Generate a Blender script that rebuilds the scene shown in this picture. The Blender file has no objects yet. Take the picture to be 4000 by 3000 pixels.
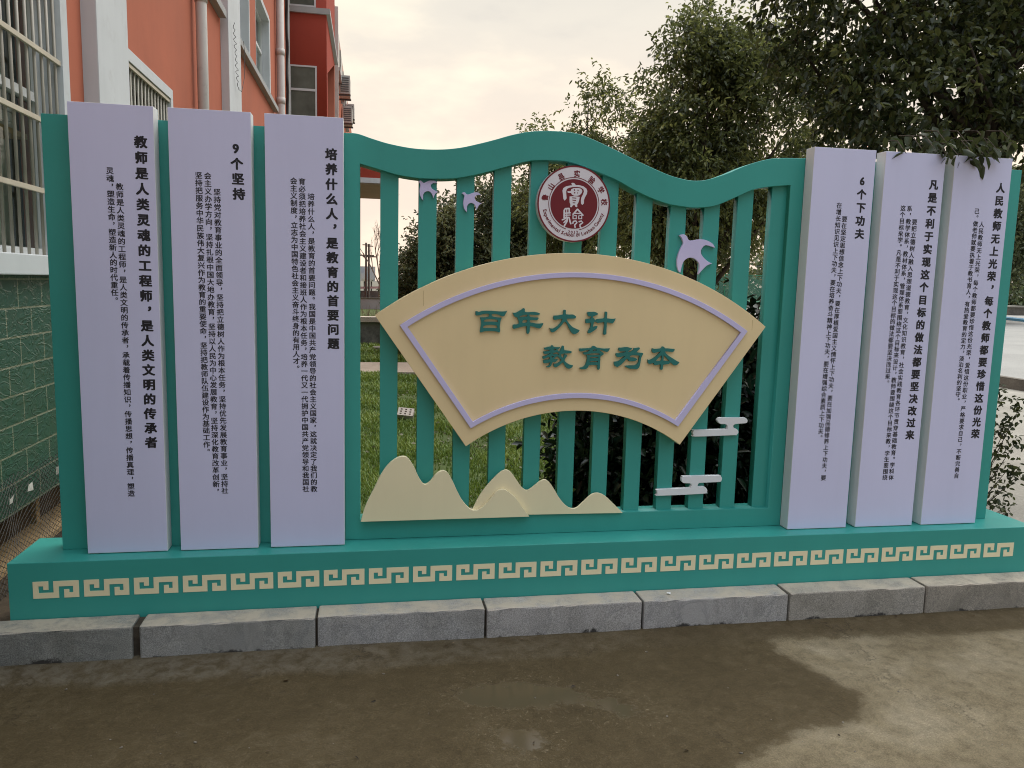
import bpy, bmesh, math, random
import numpy as np
from mathutils import Matrix, Vector

rng = np.random.default_rng(7)
random.seed(7)
scene = bpy.context.scene
COL = scene.collection

# ------------------------------------------------------------------ camera
F_PX = 3038.34                       # focal length for a frame 4000 px wide
YAW, PITCH, ROLL = math.radians(10.357), math.radians(7.365), math.radians(-1.424)
CAM = np.array([-0.98784, -3.60721, 1.62028])


def camera_axes():
    cy, sy = math.cos(YAW), math.sin(YAW)
    cp, sp = math.cos(PITCH), math.sin(PITCH)
    cr, sr = math.cos(ROLL), math.sin(ROLL)
    f = np.array([sy * cp, cy * cp, -sp])
    r = np.array([cy, -sy, 0.0])
    d = np.cross(f, r)
    return r * cr + d * sr, -r * sr + d * cr, f


AX_R, AX_D, AX_F = camera_axes()
cam_data = bpy.data.cameras.new("camera")
cam_data.sensor_width = 36.0
cam_data.lens = F_PX / 4000 * 36.0
cam_data.clip_start = 0.05
cam_data.clip_end = 3000
cam = bpy.data.objects.new("camera", cam_data)
COL.objects.link(cam)
M = Matrix.Identity(4)
for i in range(3):
    M[i][0], M[i][1], M[i][2], M[i][3] = AX_R[i], -AX_D[i], -AX_F[i], CAM[i]
cam.matrix_world = M
scene.camera = cam

# ------------------------------------------------------------------ light
SUN_AZ, SUN_EL = math.radians(58), math.radians(58)     # clockwise from +Y
world = bpy.data.worlds.new("World")
scene.world = world
world.use_nodes = True
wn, wl = world.node_tree.nodes, world.node_tree.links
wn.clear()
w_out = wn.new("ShaderNodeOutputWorld")
w_bg = wn.new("ShaderNodeBackground")
w_bg.inputs["Strength"].default_value = 0.1
sky = wn.new("ShaderNodeTexSky")
sky.sky_type = 'NISHITA'
sky.sun_disc = False
sky.sun_elevation = SUN_EL
sky.sun_rotation = SUN_AZ
sky.air_density = 2.0
sky.dust_density = 5.0
tc = wn.new("ShaderNodeTexCoord")
sep = wn.new("ShaderNodeSeparateXYZ")
wl.new(tc.outputs["Generated"], sep.inputs[0])


def ramp_node(nodes, stops, interp='LINEAR'):
    r = nodes.new("ShaderNodeValToRGB")
    r.color_ramp.interpolation = interp
    el = r.color_ramp.elements
    while len(el) > 1:
        el.remove(el[-1])
    el[0].position, el[0].color = stops[0][0], (*stops[0][1], 1)
    for p, c in stops[1:]:
        e = el.new(p)
        e.color = (*c, 1)
    return r


# overcast layer: bright warm haze low in front, greyer and bluer above and behind
r_up = ramp_node(wn, [(0.0, (0.86, 0.71, 0.60)), (0.14, (0.83, 0.70, 0.595)), (0.30, (0.73, 0.675, 0.59)),
                      (0.46, (0.555, 0.555, 0.515)), (0.60, (1.4, 1.42, 1.40)), (1.0, (2.9, 2.95, 2.95))])
wl.new(sep.outputs["Z"], r_up.inputs[0])
r_bk = ramp_node(wn, [(0.0, (0.52, 0.58, 0.70)), (0.36, (0.60, 0.65, 0.74)), (0.56, (1, 1, 1)), (1, (1, 1, 1))])
mr = wn.new("ShaderNodeMapRange")
mr.inputs["From Min"].default_value = -1
wl.new(sep.outputs["Y"], mr.inputs["Value"])
wl.new(mr.outputs[0], r_bk.inputs[0])
mul = wn.new("ShaderNodeMix"); mul.data_type = 'RGBA'; mul.blend_type = 'MULTIPLY'
mul.inputs[0].default_value = 1
wl.new(r_up.outputs[0], mul.inputs[6]); wl.new(r_bk.outputs[0], mul.inputs[7])
cmap = wn.new("ShaderNodeMapping")
cmap.inputs["Scale"].default_value = (1.6, 1.6, 4.5)
wl.new(tc.outputs["Generated"], cmap.inputs[0])
cn = wn.new("ShaderNodeTexNoise")
cn.inputs["Scale"].default_value = 3.0
cn.inputs["Detail"].default_value = 7
cn.inputs["Roughness"].default_value = 0.5
wl.new(cmap.outputs[0], cn.inputs["Vector"])
cr_ = ramp_node(wn, [(0.30, (0.86, 0.87, 0.90)), (0.50, (0.98, 0.98, 0.98)), (0.72, (1.22, 1.18, 1.10))], 'EASE')
wl.new(cn.outputs["Fac"], cr_.inputs[0])
mul2 = wn.new("ShaderNodeMix"); mul2.data_type = 'RGBA'; mul2.blend_type = 'MULTIPLY'
mul2.inputs[0].default_value = 1
wl.new(mul.outputs[2], mul2.inputs[6]); wl.new(cr_.outputs[0], mul2.inputs[7])
sc10 = wn.new("ShaderNodeVectorMath"); sc10.operation = 'SCALE'
sc10.inputs["Scale"].default_value = 10.0
wl.new(mul2.outputs[2], sc10.inputs[0])
mixs = wn.new("ShaderNodeMix"); mixs.data_type = 'RGBA'
mixs.inputs[0].default_value = 0.94
wl.new(sky.outputs[0], mixs.inputs[6]); wl.new(sc10.outputs[0], mixs.inputs[7])
wl.new(mixs.outputs[2], w_bg.inputs["Color"])
wl.new(w_bg.outputs[0], w_out.inputs[0])

sun_d = bpy.data.lights.new("sun", 'SUN')
sun_d.energy = 0.9
sun_d.angle = math.radians(35)
sun_d.color = (1.0, 0.94, 0.86)
sun = bpy.data.objects.new("sun", sun_d)
COL.objects.link(sun)
sd = Vector((math.sin(SUN_AZ) * math.cos(SUN_EL), math.cos(SUN_AZ) * math.cos(SUN_EL), math.sin(SUN_EL)))
sun.rotation_euler = sd.to_track_quat('Z', 'Y').to_euler()

scene.view_settings.view_transform = 'Standard'
scene.view_settings.look = 'None'
scene.view_settings.gamma = 1
scene.view_settings.exposure = 0.38
scene.cycles.max_bounces = 6
scene.cycles.transparent_max_bounces = 12
scene.cycles.use_denoising = True
scene.cycles.pixel_filter_type = 'BLACKMAN_HARRIS'
scene.cycles.filter_width = 1.05


# ------------------------------------------------------------------ helpers
def at(u, v, x=None, y=None, z=None):
    """world point seen at photo pixel (u, v) on one axis plane"""
    d = AX_R * ((u - 2000) / F_PX) + AX_D * ((v - 1500) / F_PX) + AX_F
    i, k = [(i, q) for i, q in enumerate((x, y, z)) if q is not None][0]
    return CAM + d * ((k - CAM[i]) / d[i])


def trace(pts, ox, oy, s, y):
    """outline points of a zoomed view -> (x, z) pairs on the plane of depth y"""
    return [tuple(at(ox + a * s, oy + b * s, y=y)[[0, 2]]) for a, b in pts]


def tag(o, label=None, cat=None, group=None, kind=None):
    if label: o["label"] = label
    if cat: o["category"] = cat
    if group: o["group"] = group
    if kind: o["kind"] = kind
    return o


def empty(name, loc=(0, 0, 0), label=None, cat=None, group=None):
    o = bpy.data.objects.new(name, None)
    o.empty_display_size = 0.1
    o.location = loc
    COL.objects.link(o)
    return tag(o, label, cat, group)


def link(name, me, mat=None, parent=None, smooth=False):
    o = bpy.data.objects.new(name, me)
    COL.objects.link(o)
    if mat is not None:
        me.materials.clear()
        for m in (mat if isinstance(mat, (list, tuple)) else [mat]):
            me.materials.append(m)
    if smooth:
        me.polygons.foreach_set("use_smooth", [True] * len(me.polygons))
    if parent is not None:
        o.parent = parent
        o.matrix_parent_inverse = parent.matrix_world.inverted() if parent.type != 'EMPTY' else \
            Matrix.Translation(-Vector(parent.location))
    return o


def from_bm(name, bm, mat, parent=None, smooth=False):
    me = bpy.data.meshes.new(name)
    bm.to_mesh(me)
    bm.free()
    return link(name, me, mat, parent, smooth)


def bm_box(bm, lo, hi, bev=0.0):
    r = bmesh.ops.create_cube(bm, size=1)
    vs = r["verts"]
    lo, hi = Vector(lo), Vector(hi)
    for v in vs:
        v.co = Vector([lo[i] + (v.co[i] + 0.5) * (hi[i] - lo[i]) for i in range(3)])
    if bev:
        es = list({e for v in vs for e in v.link_edges})
        bmesh.ops.bevel(bm, geom=es, offset=bev, segments=2, affect='EDGES', profile=0.6)


def box(name, lo, hi, mat, parent=None, bev=0.0):
    bm = bmesh.new()
    bm_box(bm, lo, hi, bev)
    return from_bm(name, bm, mat, parent)


def bm_tube(bm, pts, radii, seg=8, cap=True):
    rings = []
    pts = [Vector(p) for p in pts]
    if not isinstance(radii, (list, tuple)):
        radii = [radii] * len(pts)
    for i, p in enumerate(pts):
        t = (pts[min(i + 1, len(pts) - 1)] - pts[max(i - 1, 0)]).normalized()
        a = t.orthogonal().normalized() if abs(t.z) < 0.95 else t.cross(Vector((0, 1, 0))).normalized()
        if abs(t.z) < 0.95:
            a = t.cross(Vector((0, 0, 1))).normalized()
        b = t.cross(a)
        rings.append([bm.verts.new(p + (a * math.cos(k * 2 * math.pi / seg) + b * math.sin(k * 2 * math.pi / seg)) * radii[i])
                      for k in range(seg)])
    for r0, r1 in zip(rings, rings[1:]):
        for k in range(seg):
            bm.faces.new((r0[k], r0[(k + 1) % seg], r1[(k + 1) % seg], r1[k]))
    if cap:
        bm.faces.new(rings[0][::-1])
        bm.faces.new(rings[-1])


def poly_mesh(name, loops, t=0.01, bevel=0.0):
    """filled 2-D outline with holes, extruded by t on both sides -> mesh in its own XY"""
    cu = bpy.data.curves.new("tmp_outline", 'CURVE')
    cu.dimensions = '2D'
    cu.fill_mode = 'BOTH'
    cu.extrude = t
    if bevel:
        cu.bevel_depth = bevel
        cu.bevel_resolution = 1
        cu.offset = -bevel
    for lp in loops:
        s = cu.splines.new('POLY')
        s.points.add(len(lp) - 1)
        for p, (x, y) in zip(s.points, lp):
            p.co = (x, y, 0, 1)
        s.use_cyclic_u = True
    ob = bpy.data.objects.new("tmp_outline", cu)
    COL.objects.link(ob)
    dg = bpy.context.evaluated_depsgraph_get()
    me = bpy.data.meshes.new_from_object(ob.evaluated_get(dg))
    me.name = name
    bpy.data.objects.remove(ob)
    bpy.data.curves.remove(cu)
    return me


def xz_prism(name, loops, y0, y1, mat, parent=None, bevel=0.0):
    """outline in (x, z), from depth y0 (front) to y1 (back)"""
    me = poly_mesh(name, loops, (y1 - y0) / 2 - bevel, bevel)
    n = len(me.vertices)
    c = np.empty(n * 3, np.float32); me.vertices.foreach_get("co", c)
    c = c.reshape(-1, 3)
    c = np.stack([c[:, 0], (y0 + y1) / 2 - c[:, 2], c[:, 1]], 1)
    me.vertices.foreach_set("co", c.ravel()); me.update()
    return link(name, me, mat, parent)


def yz_prism(name, loops, x0, x1, mat, parent=None):
    me = poly_mesh(name, loops, (x1 - x0) / 2)
    n = len(me.vertices)
    c = np.empty(n * 3, np.float32); me.vertices.foreach_get("co", c)
    c = c.reshape(-1, 3)
    c = np.stack([(x0 + x1) / 2 + c[:, 2], c[:, 0], c[:, 1]], 1)
    me.vertices.foreach_set("co", c.ravel()); me.update()
    return link(name, me, mat, parent)


def smooth_loop(pts, n=5, corner=50):
    """Catmull-Rom through the points, keeping corners sharper than `corner` degrees"""
    P = [np.array(p, float) for p in pts]
    m = len(P)
    sharp = []
    for i in range(m):
        a, b = P[i] - P[i - 1], P[(i + 1) % m] - P[i]
        c = np.dot(a, b) / (np.linalg.norm(a) * np.linalg.norm(b) + 1e-12)
        sharp.append(math.degrees(math.acos(max(-1, min(1, c)))) > corner)
    out = []
    for i in range(m):
        p1, p2 = P[i], P[(i + 1) % m]
        p0 = 2 * p1 - p2 if sharp[i] else P[i - 1]
        p3 = 2 * p2 - p1 if sharp[(i + 1) % m] else P[(i + 2) % m]
        for k in range(n):
            t = k / n
            out.append(tuple(0.5 * (2 * p1 + (p2 - p0) * t + (2 * p0 - 5 * p1 + 4 * p2 - p3) * t * t +
                                    (3 * p1 - p0 - 3 * p2 + p3) * t ** 3)))
    return out


def mesh_np(name, V, faces):
    """faces: int array (n, 3 or 4)"""
    me = bpy.data.meshes.new(name)
    V = np.asarray(V, np.float32); Fc = np.asarray(faces, np.int32)
    k = Fc.shape[1]
    me.vertices.add(len(V)); me.vertices.foreach_set("co", V.ravel())
    me.loops.add(Fc.size); me.loops.foreach_set("vertex_index", Fc.ravel())
    me.polygons.add(len(Fc))
    me.polygons.foreach_set("loop_start", np.arange(0, Fc.size, k, dtype=np.int32))
    me.update(calc_edges=True)
    me.validate()
    return me


def point_attr(me, name, vals):
    a = me.attributes.new(name, 'FLOAT', 'POINT')
    a.data.foreach_set("value", np.asarray(vals, np.float32))


# ------------------------------------------------------------------ materials
def new_mat(name):
    m = bpy.data.materials.new(name)
    m.use_nodes = True
    n, l = m.node_tree.nodes, m.node_tree.links
    b = n["Principled BSDF"]
    return m, n, l, b


def noise(n, l, scale, detail=4, rough=0.55, vec=None, dist=0.0):
    t = n.new("ShaderNodeTexNoise")
    t.inputs["Scale"].default_value = scale
    t.inputs["Detail"].default_value = detail
    t.inputs["Roughness"].default_value = rough
    t.inputs["Distortion"].default_value = dist
    if vec is None:
        c = n.new("ShaderNodeTexCoord")
        vec = c.outputs["Object"]
    l.new(vec, t.inputs["Vector"])
    return t


def mixc(n, l, fac, a, b, blend='MIX'):
    m = n.new("ShaderNodeMix"); m.data_type = 'RGBA'; m.blend_type = blend
    for sock, val in ((0, fac), (6, a), (7, b)):
        if hasattr(val, "links") or hasattr(val, "is_linked"):
            l.new(val, m.inputs[sock])
        elif isinstance(val, (int, float)):
            m.inputs[sock].default_value = val
        else:
            m.inputs[sock].default_value = (*val, 1)
    return m.outputs[2]


def bump(n, l, b, height, strength=0.2, distance=0.01, prev=None):
    q = n.new("ShaderNodeBump")
    q.inputs["Strength"].default_value = strength
    q.inputs["Distance"].default_value = distance
    l.new(height, q.inputs["Height"])
    if prev is not None:
        l.new(prev, q.inputs["Normal"])
    l.new(q.outputs[0], b.inputs["Normal"])
    return q.outputs[0]


def paint(name, col, rough=0.45, var=0.08, scale=1.5, bmp=0.03, bscale=180, spec=0.4, dirt=0.0, dirt_col=(0.12, 0.1, 0.08)):
    """a painted or plastic surface with slow colour drift, fine orange peel and optional grime"""
    m, n, l, b = new_mat(name)
    t = noise(n, l, scale, 5)
    r = ramp_node(n, [(0.3, tuple(c * (1 - var) for c in col)), (0.7, tuple(min(1, c * (1 + var)) for c in col))])
    l.new(t.outputs["Fac"], r.inputs[0])
    mpv = n.new("ShaderNodeMapping"); mpv.inputs["Scale"].default_value = (7, 7, 0.7)
    l.new(n.new("ShaderNodeTexCoord").outputs["Object"], mpv.inputs[0])
    sv = noise(n, l, 1.0, 5, 0.6, mpv.outputs[0])           # faint rain streaks running down
    sr = ramp_node(n, [(0.25, (0.965, 0.965, 0.965)), (0.5, (1, 1, 1)), (0.75, (1.02, 1.02, 1.02))])
    l.new(sv.outputs["Fac"], sr.inputs[0])
    out = mixc(n, l, 1.0, r.outputs[0], sr.outputs[0], 'MULTIPLY')
    rv = n.new("ShaderNodeMapRange"); rv.inputs["To Min"].default_value = rough * 0.82; rv.inputs["To Max"].default_value = min(1, rough * 1.25)
    l.new(t.outputs["Fac"], rv.inputs["Value"]); rv_out = rv.outputs[0]
    if dirt:
        d = noise(n, l, scale * 5, 8, 0.7)
        dr = ramp_node(n, [(0.56, (0, 0, 0)), (0.78, (dirt, dirt, dirt))])
        l.new(d.outputs["Fac"], dr.inputs[0])
        out = mixc(n, l, dr.outputs[0], out, dirt_col)
    l.new(out, b.inputs["Base Color"])
    l.new(rv_out, b.inputs["Roughness"])
    b.inputs["Specular IOR Level"].default_value = spec
    if bmp:
        f = noise(n, l, bscale, 2)
        bump(n, l, b, f.outputs["Fac"], bmp, 0.002)
    return m


TEAL = paint("teal_paint", (0.038, 0.300, 0.255), 0.40, 0.06, 1.2, 0.04, 220, dirt=0.10, dirt_col=(0.02, 0.10, 0.08))
LAV = paint("lavender_print", (0.60, 0.60, 0.80), 0.30, 0.035, 1.0, 0.02, 260)
LAVTRIM = paint("lavender_trim", (0.56, 0.52, 0.76), 0.42, 0.03)
WHITE = paint("white_board", (0.72, 0.73, 0.74), 0.42, 0.03)
CREAM = paint("cream_paint", (0.76, 0.60, 0.335), 0.45, 0.035, 1.3, 0.03, 200, dirt=0.06, dirt_col=(0.4, 0.28, 0.13))
PALECREAM = paint("pale_cream_paint", (0.80, 0.71, 0.46), 0.45, 0.03, 1.3, 0.03, 200)
INK = paint("black_ink", (0.012, 0.011, 0.016), 0.5, 0.05, bmp=0)
GLYPH = paint("dark_teal_letter", (0.018, 0.160, 0.140), 0.42, 0.06)
MAROON = paint("maroon_print", (0.155, 0.006, 0.013), 0.45, 0.06)
EMWHITE = paint("emblem_white", (0.70, 0.665, 0.70), 0.38, 0.03)


def stone_mat():
    m, n, l, b = new_mat("kerb_granite")
    oi = n.new("ShaderNodeObjectInfo")
    add = n.new("ShaderNodeVectorMath"); add.operation = 'ADD'
    c = n.new("ShaderNodeTexCoord")
    l.new(c.outputs["Object"], add.inputs[0]); l.new(oi.outputs["Location"], add.inputs[1])
    v = add.outputs[0]
    fine = noise(n, l, 240, 3, 0.7, v)
    r1 = ramp_node(n, [(0.34, (0.18, 0.175, 0.165)), (0.5, (0.335, 0.325, 0.305)), (0.68, (0.51, 0.495, 0.465))])
    l.new(fine.outputs["Fac"], r1.inputs[0])
    big = noise(n, l, 5, 6, 0.6, v, 0.6)
    r2 = ramp_node(n, [(0.3, (0.74, 0.74, 0.72)), (0.62, (1.02, 1.02, 1.02))])
    l.new(big.outputs["Fac"], r2.inputs[0])
    out = mixc(n, l, 1.0, r1.outputs[0], r2.outputs[0], 'MULTIPLY')
    out = mixc(n, l, 1.0, out, oi.outputs["Color"], 'MULTIPLY')
    vein = noise(n, l, 2.2, 4, 0.6, v, 2.2)                # diagonal slate veins
    rv = ramp_node(n, [(0.44, (1, 1, 1)), (0.49, (0.86, 0.87, 0.88)), (0.515, (1.08, 1.08, 1.07)), (0.6, (1, 1, 1))])
    l.new(vein.outputs["Fac"], rv.inputs[0])
    out = mixc(n, l, 1.0, out, rv.outputs[0], 'MULTIPLY')
    gm = n.new("ShaderNodeNewGeometry"); gz = n.new("ShaderNodeSeparateXYZ")
    l.new(gm.outputs["Normal"], gz.inputs[0])
    st = noise(n, l, 9, 8, 0.7, v, 0.4)
    r3 = ramp_node(n, [(0.34, (0.1, 0.1, 0.1)), (0.58, (0.9, 0.9, 0.9))])
    l.new(st.outputs["Fac"], r3.inputs[0])
    tp = n.new("ShaderNodeMath"); tp.operation = 'MULTIPLY_ADD'; tp.inputs[1].default_value = 0.88; tp.inputs[2].default_value = 0.08
    l.new(gz.outputs["Z"], tp.inputs[0])
    ts = n.new("ShaderNodeMath"); ts.operation = 'MULTIPLY'; ts.use_clamp = True      # dust and mud on the tread, brightened to paint in light on top
    l.new(tp.outputs[0], ts.inputs[0]); l.new(r3.outputs[0], ts.inputs[1])
    out = mixc(n, l, ts.outputs[0], out, (0.47, 0.405, 0.31))
    # damp foot with a ragged upper edge
    sx = n.new("ShaderNodeSeparateXYZ"); g = n.new("ShaderNodeNewGeometry")
    l.new(g.outputs["Position"], sx.inputs[0])
    wob = noise(n, l, 6, 8, 0.7, g.outputs["Position"])
    md = n.new("ShaderNodeMath"); md.operation = 'MULTIPLY_ADD'
    l.new(wob.outputs["Fac"], md.inputs[0]); md.inputs[1].default_value = -0.20; l.new(sx.outputs["Z"], md.inputs[2])
    wr = ramp_node(n, [(0.0, (1, 1, 1)), (0.012, (0, 0, 0))])
    ad = n.new("ShaderNodeMath"); ad.operation = 'ADD'; ad.inputs[1].default_value = 0.092
    l.new(md.outputs[0], ad.inputs[0]); l.new(ad.outputs[0], wr.inputs[0])
    out = mixc(n, l, wr.outputs[0], out, (0.035, 0.032, 0.028))
    l.new(out, b.inputs["Base Color"])
    b.inputs["Roughness"].default_value = 0.75
    bn = bump(n, l, b, fine.outputs["Fac"], 0.25, 0.003)
    bump(n, l, b, big.outputs["Fac"], 0.15, 0.01, bn)
    return m


KERB = stone_mat()


def rough_mat(name, c0, c1, scale=6, rough=0.85, bs=0.4, bd=0.02, fine=60, c2=None):
    m, n, l, b = new_mat(name)
    t = noise(n, l, scale, 8, 0.65)
    stops = [(0.3, c0), (0.7, c1)] if c2 is None else [(0.28, c0), (0.5, c1), (0.72, c2)]
    r = ramp_node(n, stops)
    l.new(t.outputs["Fac"], r.inputs[0])
    f = noise(n, l, fine, 4, 0.7)
    fr = ramp_node(n, [(0.3, (0.75, 0.75, 0.75)), (0.7, (1.15, 1.15, 1.15))])
    l.new(f.outputs["Fac"], fr.inputs[0])
    l.new(mixc(n, l, 1.0, r.outputs[0], fr.outputs[0], 'MULTIPLY'), b.inputs["Base Color"])
    b.inputs["Roughness"].default_value = rough
    b.inputs["Specular IOR Level"].default_value = 0.3
    p = bump(n, l, b, t.outputs["Fac"], bs, bd)
    bump(n, l, b, f.outputs["Fac"], bs, bd * 0.25, p)
    return m


LAWN = rough_mat("lawn_soil", (0.050, 0.075, 0.018), (0.095, 0.130, 0.032), 4)
SOIL = rough_mat("bare_soil", (0.035, 0.025, 0.015), (0.085, 0.062, 0.038), 8, fine=90)
PAVE = rough_mat("pale_concrete", (0.24, 0.222, 0.185), (0.36, 0.335, 0.285), 1.2, 0.8, 0.2, 0.01)
PATHM = rough_mat("path_concrete", (0.30, 0.235, 0.18), (0.44, 0.36, 0.28), 1.5, 0.8, 0.2, 0.01)
OLDWALL = rough_mat("cracked_grey_render", (0.10, 0.10, 0.092), (0.33, 0.32, 0.29), 3.5, 0.9, 0.5, 0.02)
COPING = rough_mat("cream_coping", (0.48, 0.40, 0.32), (0.62, 0.53, 0.44), 3, 0.7, 0.15, 0.01)
EARTH = rough_mat("far_earth", (0.10, 0.09, 0.065), (0.20, 0.185, 0.14), 0.4)
CONCD = rough_mat("dark_concrete", (0.09, 0.08, 0.065), (0.16, 0.145, 0.12), 5)
REDW = paint("salmon_red_render", (0.45, 0.142, 0.085), 0.8, 0.10, 0.9, 0.15, 60, 0.2, dirt=0.15, dirt_col=(0.26, 0.08, 0.05))
REDD = paint("deep_red_render", (0.36, 0.060, 0.036), 0.8, 0.08, 0.9, 0.12, 60, 0.2, dirt=0.12, dirt_col=(0.2, 0.04, 0.03))
WPAINT = paint("white_trim_render", (0.60, 0.62, 0.63), 0.7, 0.07, 1.3, 0.12, 70, 0.2, dirt=0.3, dirt_col=(0.36, 0.34, 0.33))
GREYSILL = paint("grey_sill", (0.40, 0.40, 0.39), 0.75, 0.1, 2.0, 0.15, 60, 0.2, dirt=0.35, dirt_col=(0.2, 0.18, 0.16))
PIPEM = paint("pipe_plastic", (0.60, 0.57, 0.53), 0.5, 0.1, 2.0, 0.05, 60, dirt=0.4, dirt_col=(0.25, 0.20, 0.15))
FRAMEW = paint("window_frame_white", (0.66, 0.67, 0.66), 0.45, 0.05)
STEEL = paint("grille_steel", (0.30, 0.275, 0.22), 0.42, 0.12, 8, 0.05, spec=0.5)
RAIL = paint("grille_rail", (0.52, 0.46, 0.36), 0.45, 0.1, 6, dirt=0.25, dirt_col=(0.3, 0.22, 0.13))
PAPER = paint("paper_bundle", (0.52, 0.50, 0.46), 0.8, 0.2, 14, 0)
CURTAIN = paint("pale_curtain", (0.80, 0.83, 0.77), 0.9, 0.12, 3, 0)
DARKIN = paint("dark_interior", (0.035, 0.05, 0.045), 0.9, 0.2, 3, 0)
WIRE = paint("wire_black", (0.02, 0.018, 0.015), 0.6, 0.1, bmp=0)
BROWNW = rough_mat("brown_basement", (0.065, 0.042, 0.025), (0.125, 0.082, 0.048), 3, 0.9, 0.2, 0.01)
TANW = paint("tan_wood", (0.42, 0.29, 0.15), 0.7, 0.15, 8)
ACM = paint("unit_casing", (0.46, 0.44, 0.40), 0.5, 0.08)
ACD = paint("unit_grille", (0.10, 0.09, 0.085), 0.6, 0.08)
CABLE = paint("cable_black", (0.025, 0.022, 0.022), 0.6, 0.1, bmp=0)
BARK = rough_mat("bark", (0.030, 0.022, 0.015), (0.085, 0.065, 0.045), 14, 0.9, 0.7, 0.02)
PALEBARK = rough_mat("pale_bark", (0.20, 0.17, 0.14), (0.32, 0.28, 0.24), 14, 0.9, 0.5, 0.02)


def glass_mat():
    m, n, l, b = new_mat("window_glass")
    g = n.new("ShaderNodeBsdfGlossy"); g.inputs["Roughness"].default_value = 0.03
    g.inputs["Color"].default_value = (0.85, 0.92, 0.9, 1)
    t = n.new("ShaderNodeBsdfTransparent"); t.inputs["Color"].default_value = (0.86, 0.93, 0.90, 1)
    fr = n.new("ShaderNodeFresnel"); fr.inputs["IOR"].default_value = 1.6
    mx = n.new("ShaderNodeMixShader")
    l.new(fr.outputs[0], mx.inputs[0]); l.new(t.outputs[0], mx.inputs[1]); l.new(g.outputs[0], mx.inputs[2])
    l.new(mx.outputs[0], n["Material Output"].inputs[0])
    return m


GLASS = glass_mat()


def tile_mat():
    """green glazed split-face wall tiles, 0.295 x 0.148 m, with pale joints (mapped on y, z)"""
    m, n, l, b = new_mat("green_split_tile")
    g = n.new("ShaderNodeNewGeometry")
    sx = n.new("ShaderNodeSeparateXYZ"); l.new(g.outputs["Position"], sx.inputs[0])
    cb = n.new("ShaderNodeCombineXYZ")
    l.new(sx.outputs["Y"], cb.inputs[0]); l.new(sx.outputs["Z"], cb.inputs[1])
    mp = n.new("ShaderNodeMapping"); mp.inputs["Location"].default_value = (0.05, -0.392, 0)
    l.new(cb.outputs[0], mp.inputs[0])
    br = n.new("ShaderNodeTexBrick")
    br.inputs["Scale"].default_value = 1.0
    br.inputs["Brick Width"].default_value = 0.295
    br.inputs["Row Height"].default_value = 0.1485
    br.inputs["Mortar Size"].default_value = 0.005
    br.inputs["Mortar Smooth"].default_value = 0.1
    br.inputs["Color1"].default_value = (0.034, 0.092, 0.068, 1)
    br.inputs["Color2"].default_value = (0.042, 0.108, 0.078, 1)
    br.inputs["Mortar"].default_value = (0.22, 0.24, 0.17, 1)
    l.new(mp.outputs[0], br.inputs["Vector"])
    # broken-stone relief: stretched distorted ridges
    mp2 = n.new("ShaderNodeMapping"); mp2.inputs["Scale"].default_value = (7, 15, 1)
    mp2.inputs["Rotation"].default_value = (0, 0, 0.7)
    l.new(cb.outputs[0], mp2.inputs[0])
    t = noise(n, l, 1.0, 2, 0.45, mp2.outputs[0], 1.2)
    rid = ramp_node(n, [(0.40, (0.3, 0.3, 0.3)), (0.50, (1, 1, 1)), (0.54, (0.1, 0.1, 0.1)), (0.7, (0.5, 0.5, 0.5))])
    l.new(t.outputs["Fac"], rid.inputs[0])
    d = noise(n, l, 6, 6, 0.7, g.outputs["Position"])
    dr = ramp_node(n, [(0.5, (0, 0, 0)), (0.8, (0.5, 0.5, 0.5))])
    l.new(d.outputs["Fac"], dr.inputs[0])
    l.new(mixc(n, l, dr.outputs[0], br.outputs["Color"], (0.085, 0.105, 0.075)), b.inputs["Base Color"])
    b.inputs["Roughness"].default_value = 0.33
    b.inputs["Specular IOR Level"].default_value = 0.5
    inv = n.new("ShaderNodeMath"); inv.operation = 'SUBTRACT'; inv.inputs[0].default_value = 1
    l.new(br.outputs["Fac"], inv.inputs[1])
    p = bump(n, l, b, inv.outputs[0], 0.6, 0.006)
    bump(n, l, b, rid.outputs[0], 0.45, 0.008, p)
    return m


TILE = tile_mat()


def leaf_mat(name, dark, mid, light, trans=0.35, rough=0.42):
    m, n, l, b = new_mat(name)
    a = n.new("ShaderNodeAttribute"); a.attribute_name = "tint"
    r = ramp_node(n, [(0.0, dark), (0.55, mid), (1.0, light)])
    l.new(a.outputs["Fac"], r.inputs[0])
    l.new(r.outputs[0], b.inputs["Base Color"])
    b.inputs["Roughness"].default_value = rough
    b.inputs["Specular IOR Level"].default_value = 0.45
    t = n.new("ShaderNodeBsdfTranslucent")
    hs = n.new("ShaderNodeHueSaturation"); hs.inputs["Hue"].default_value = 0.48; hs.inputs["Value"].default_value = 1.3
    l.new(r.outputs[0], hs.inputs["Color"]); l.new(hs.outputs[0], t.inputs["Color"])
    mx = n.new("ShaderNodeMixShader"); mx.inputs[0].default_value = trans
    l.new(b.outputs[0], mx.inputs[1]); l.new(t.outputs[0], mx.inputs[2])
    l.new(mx.outputs[0], n["Material Output"].inputs[0])
    return m


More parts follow.
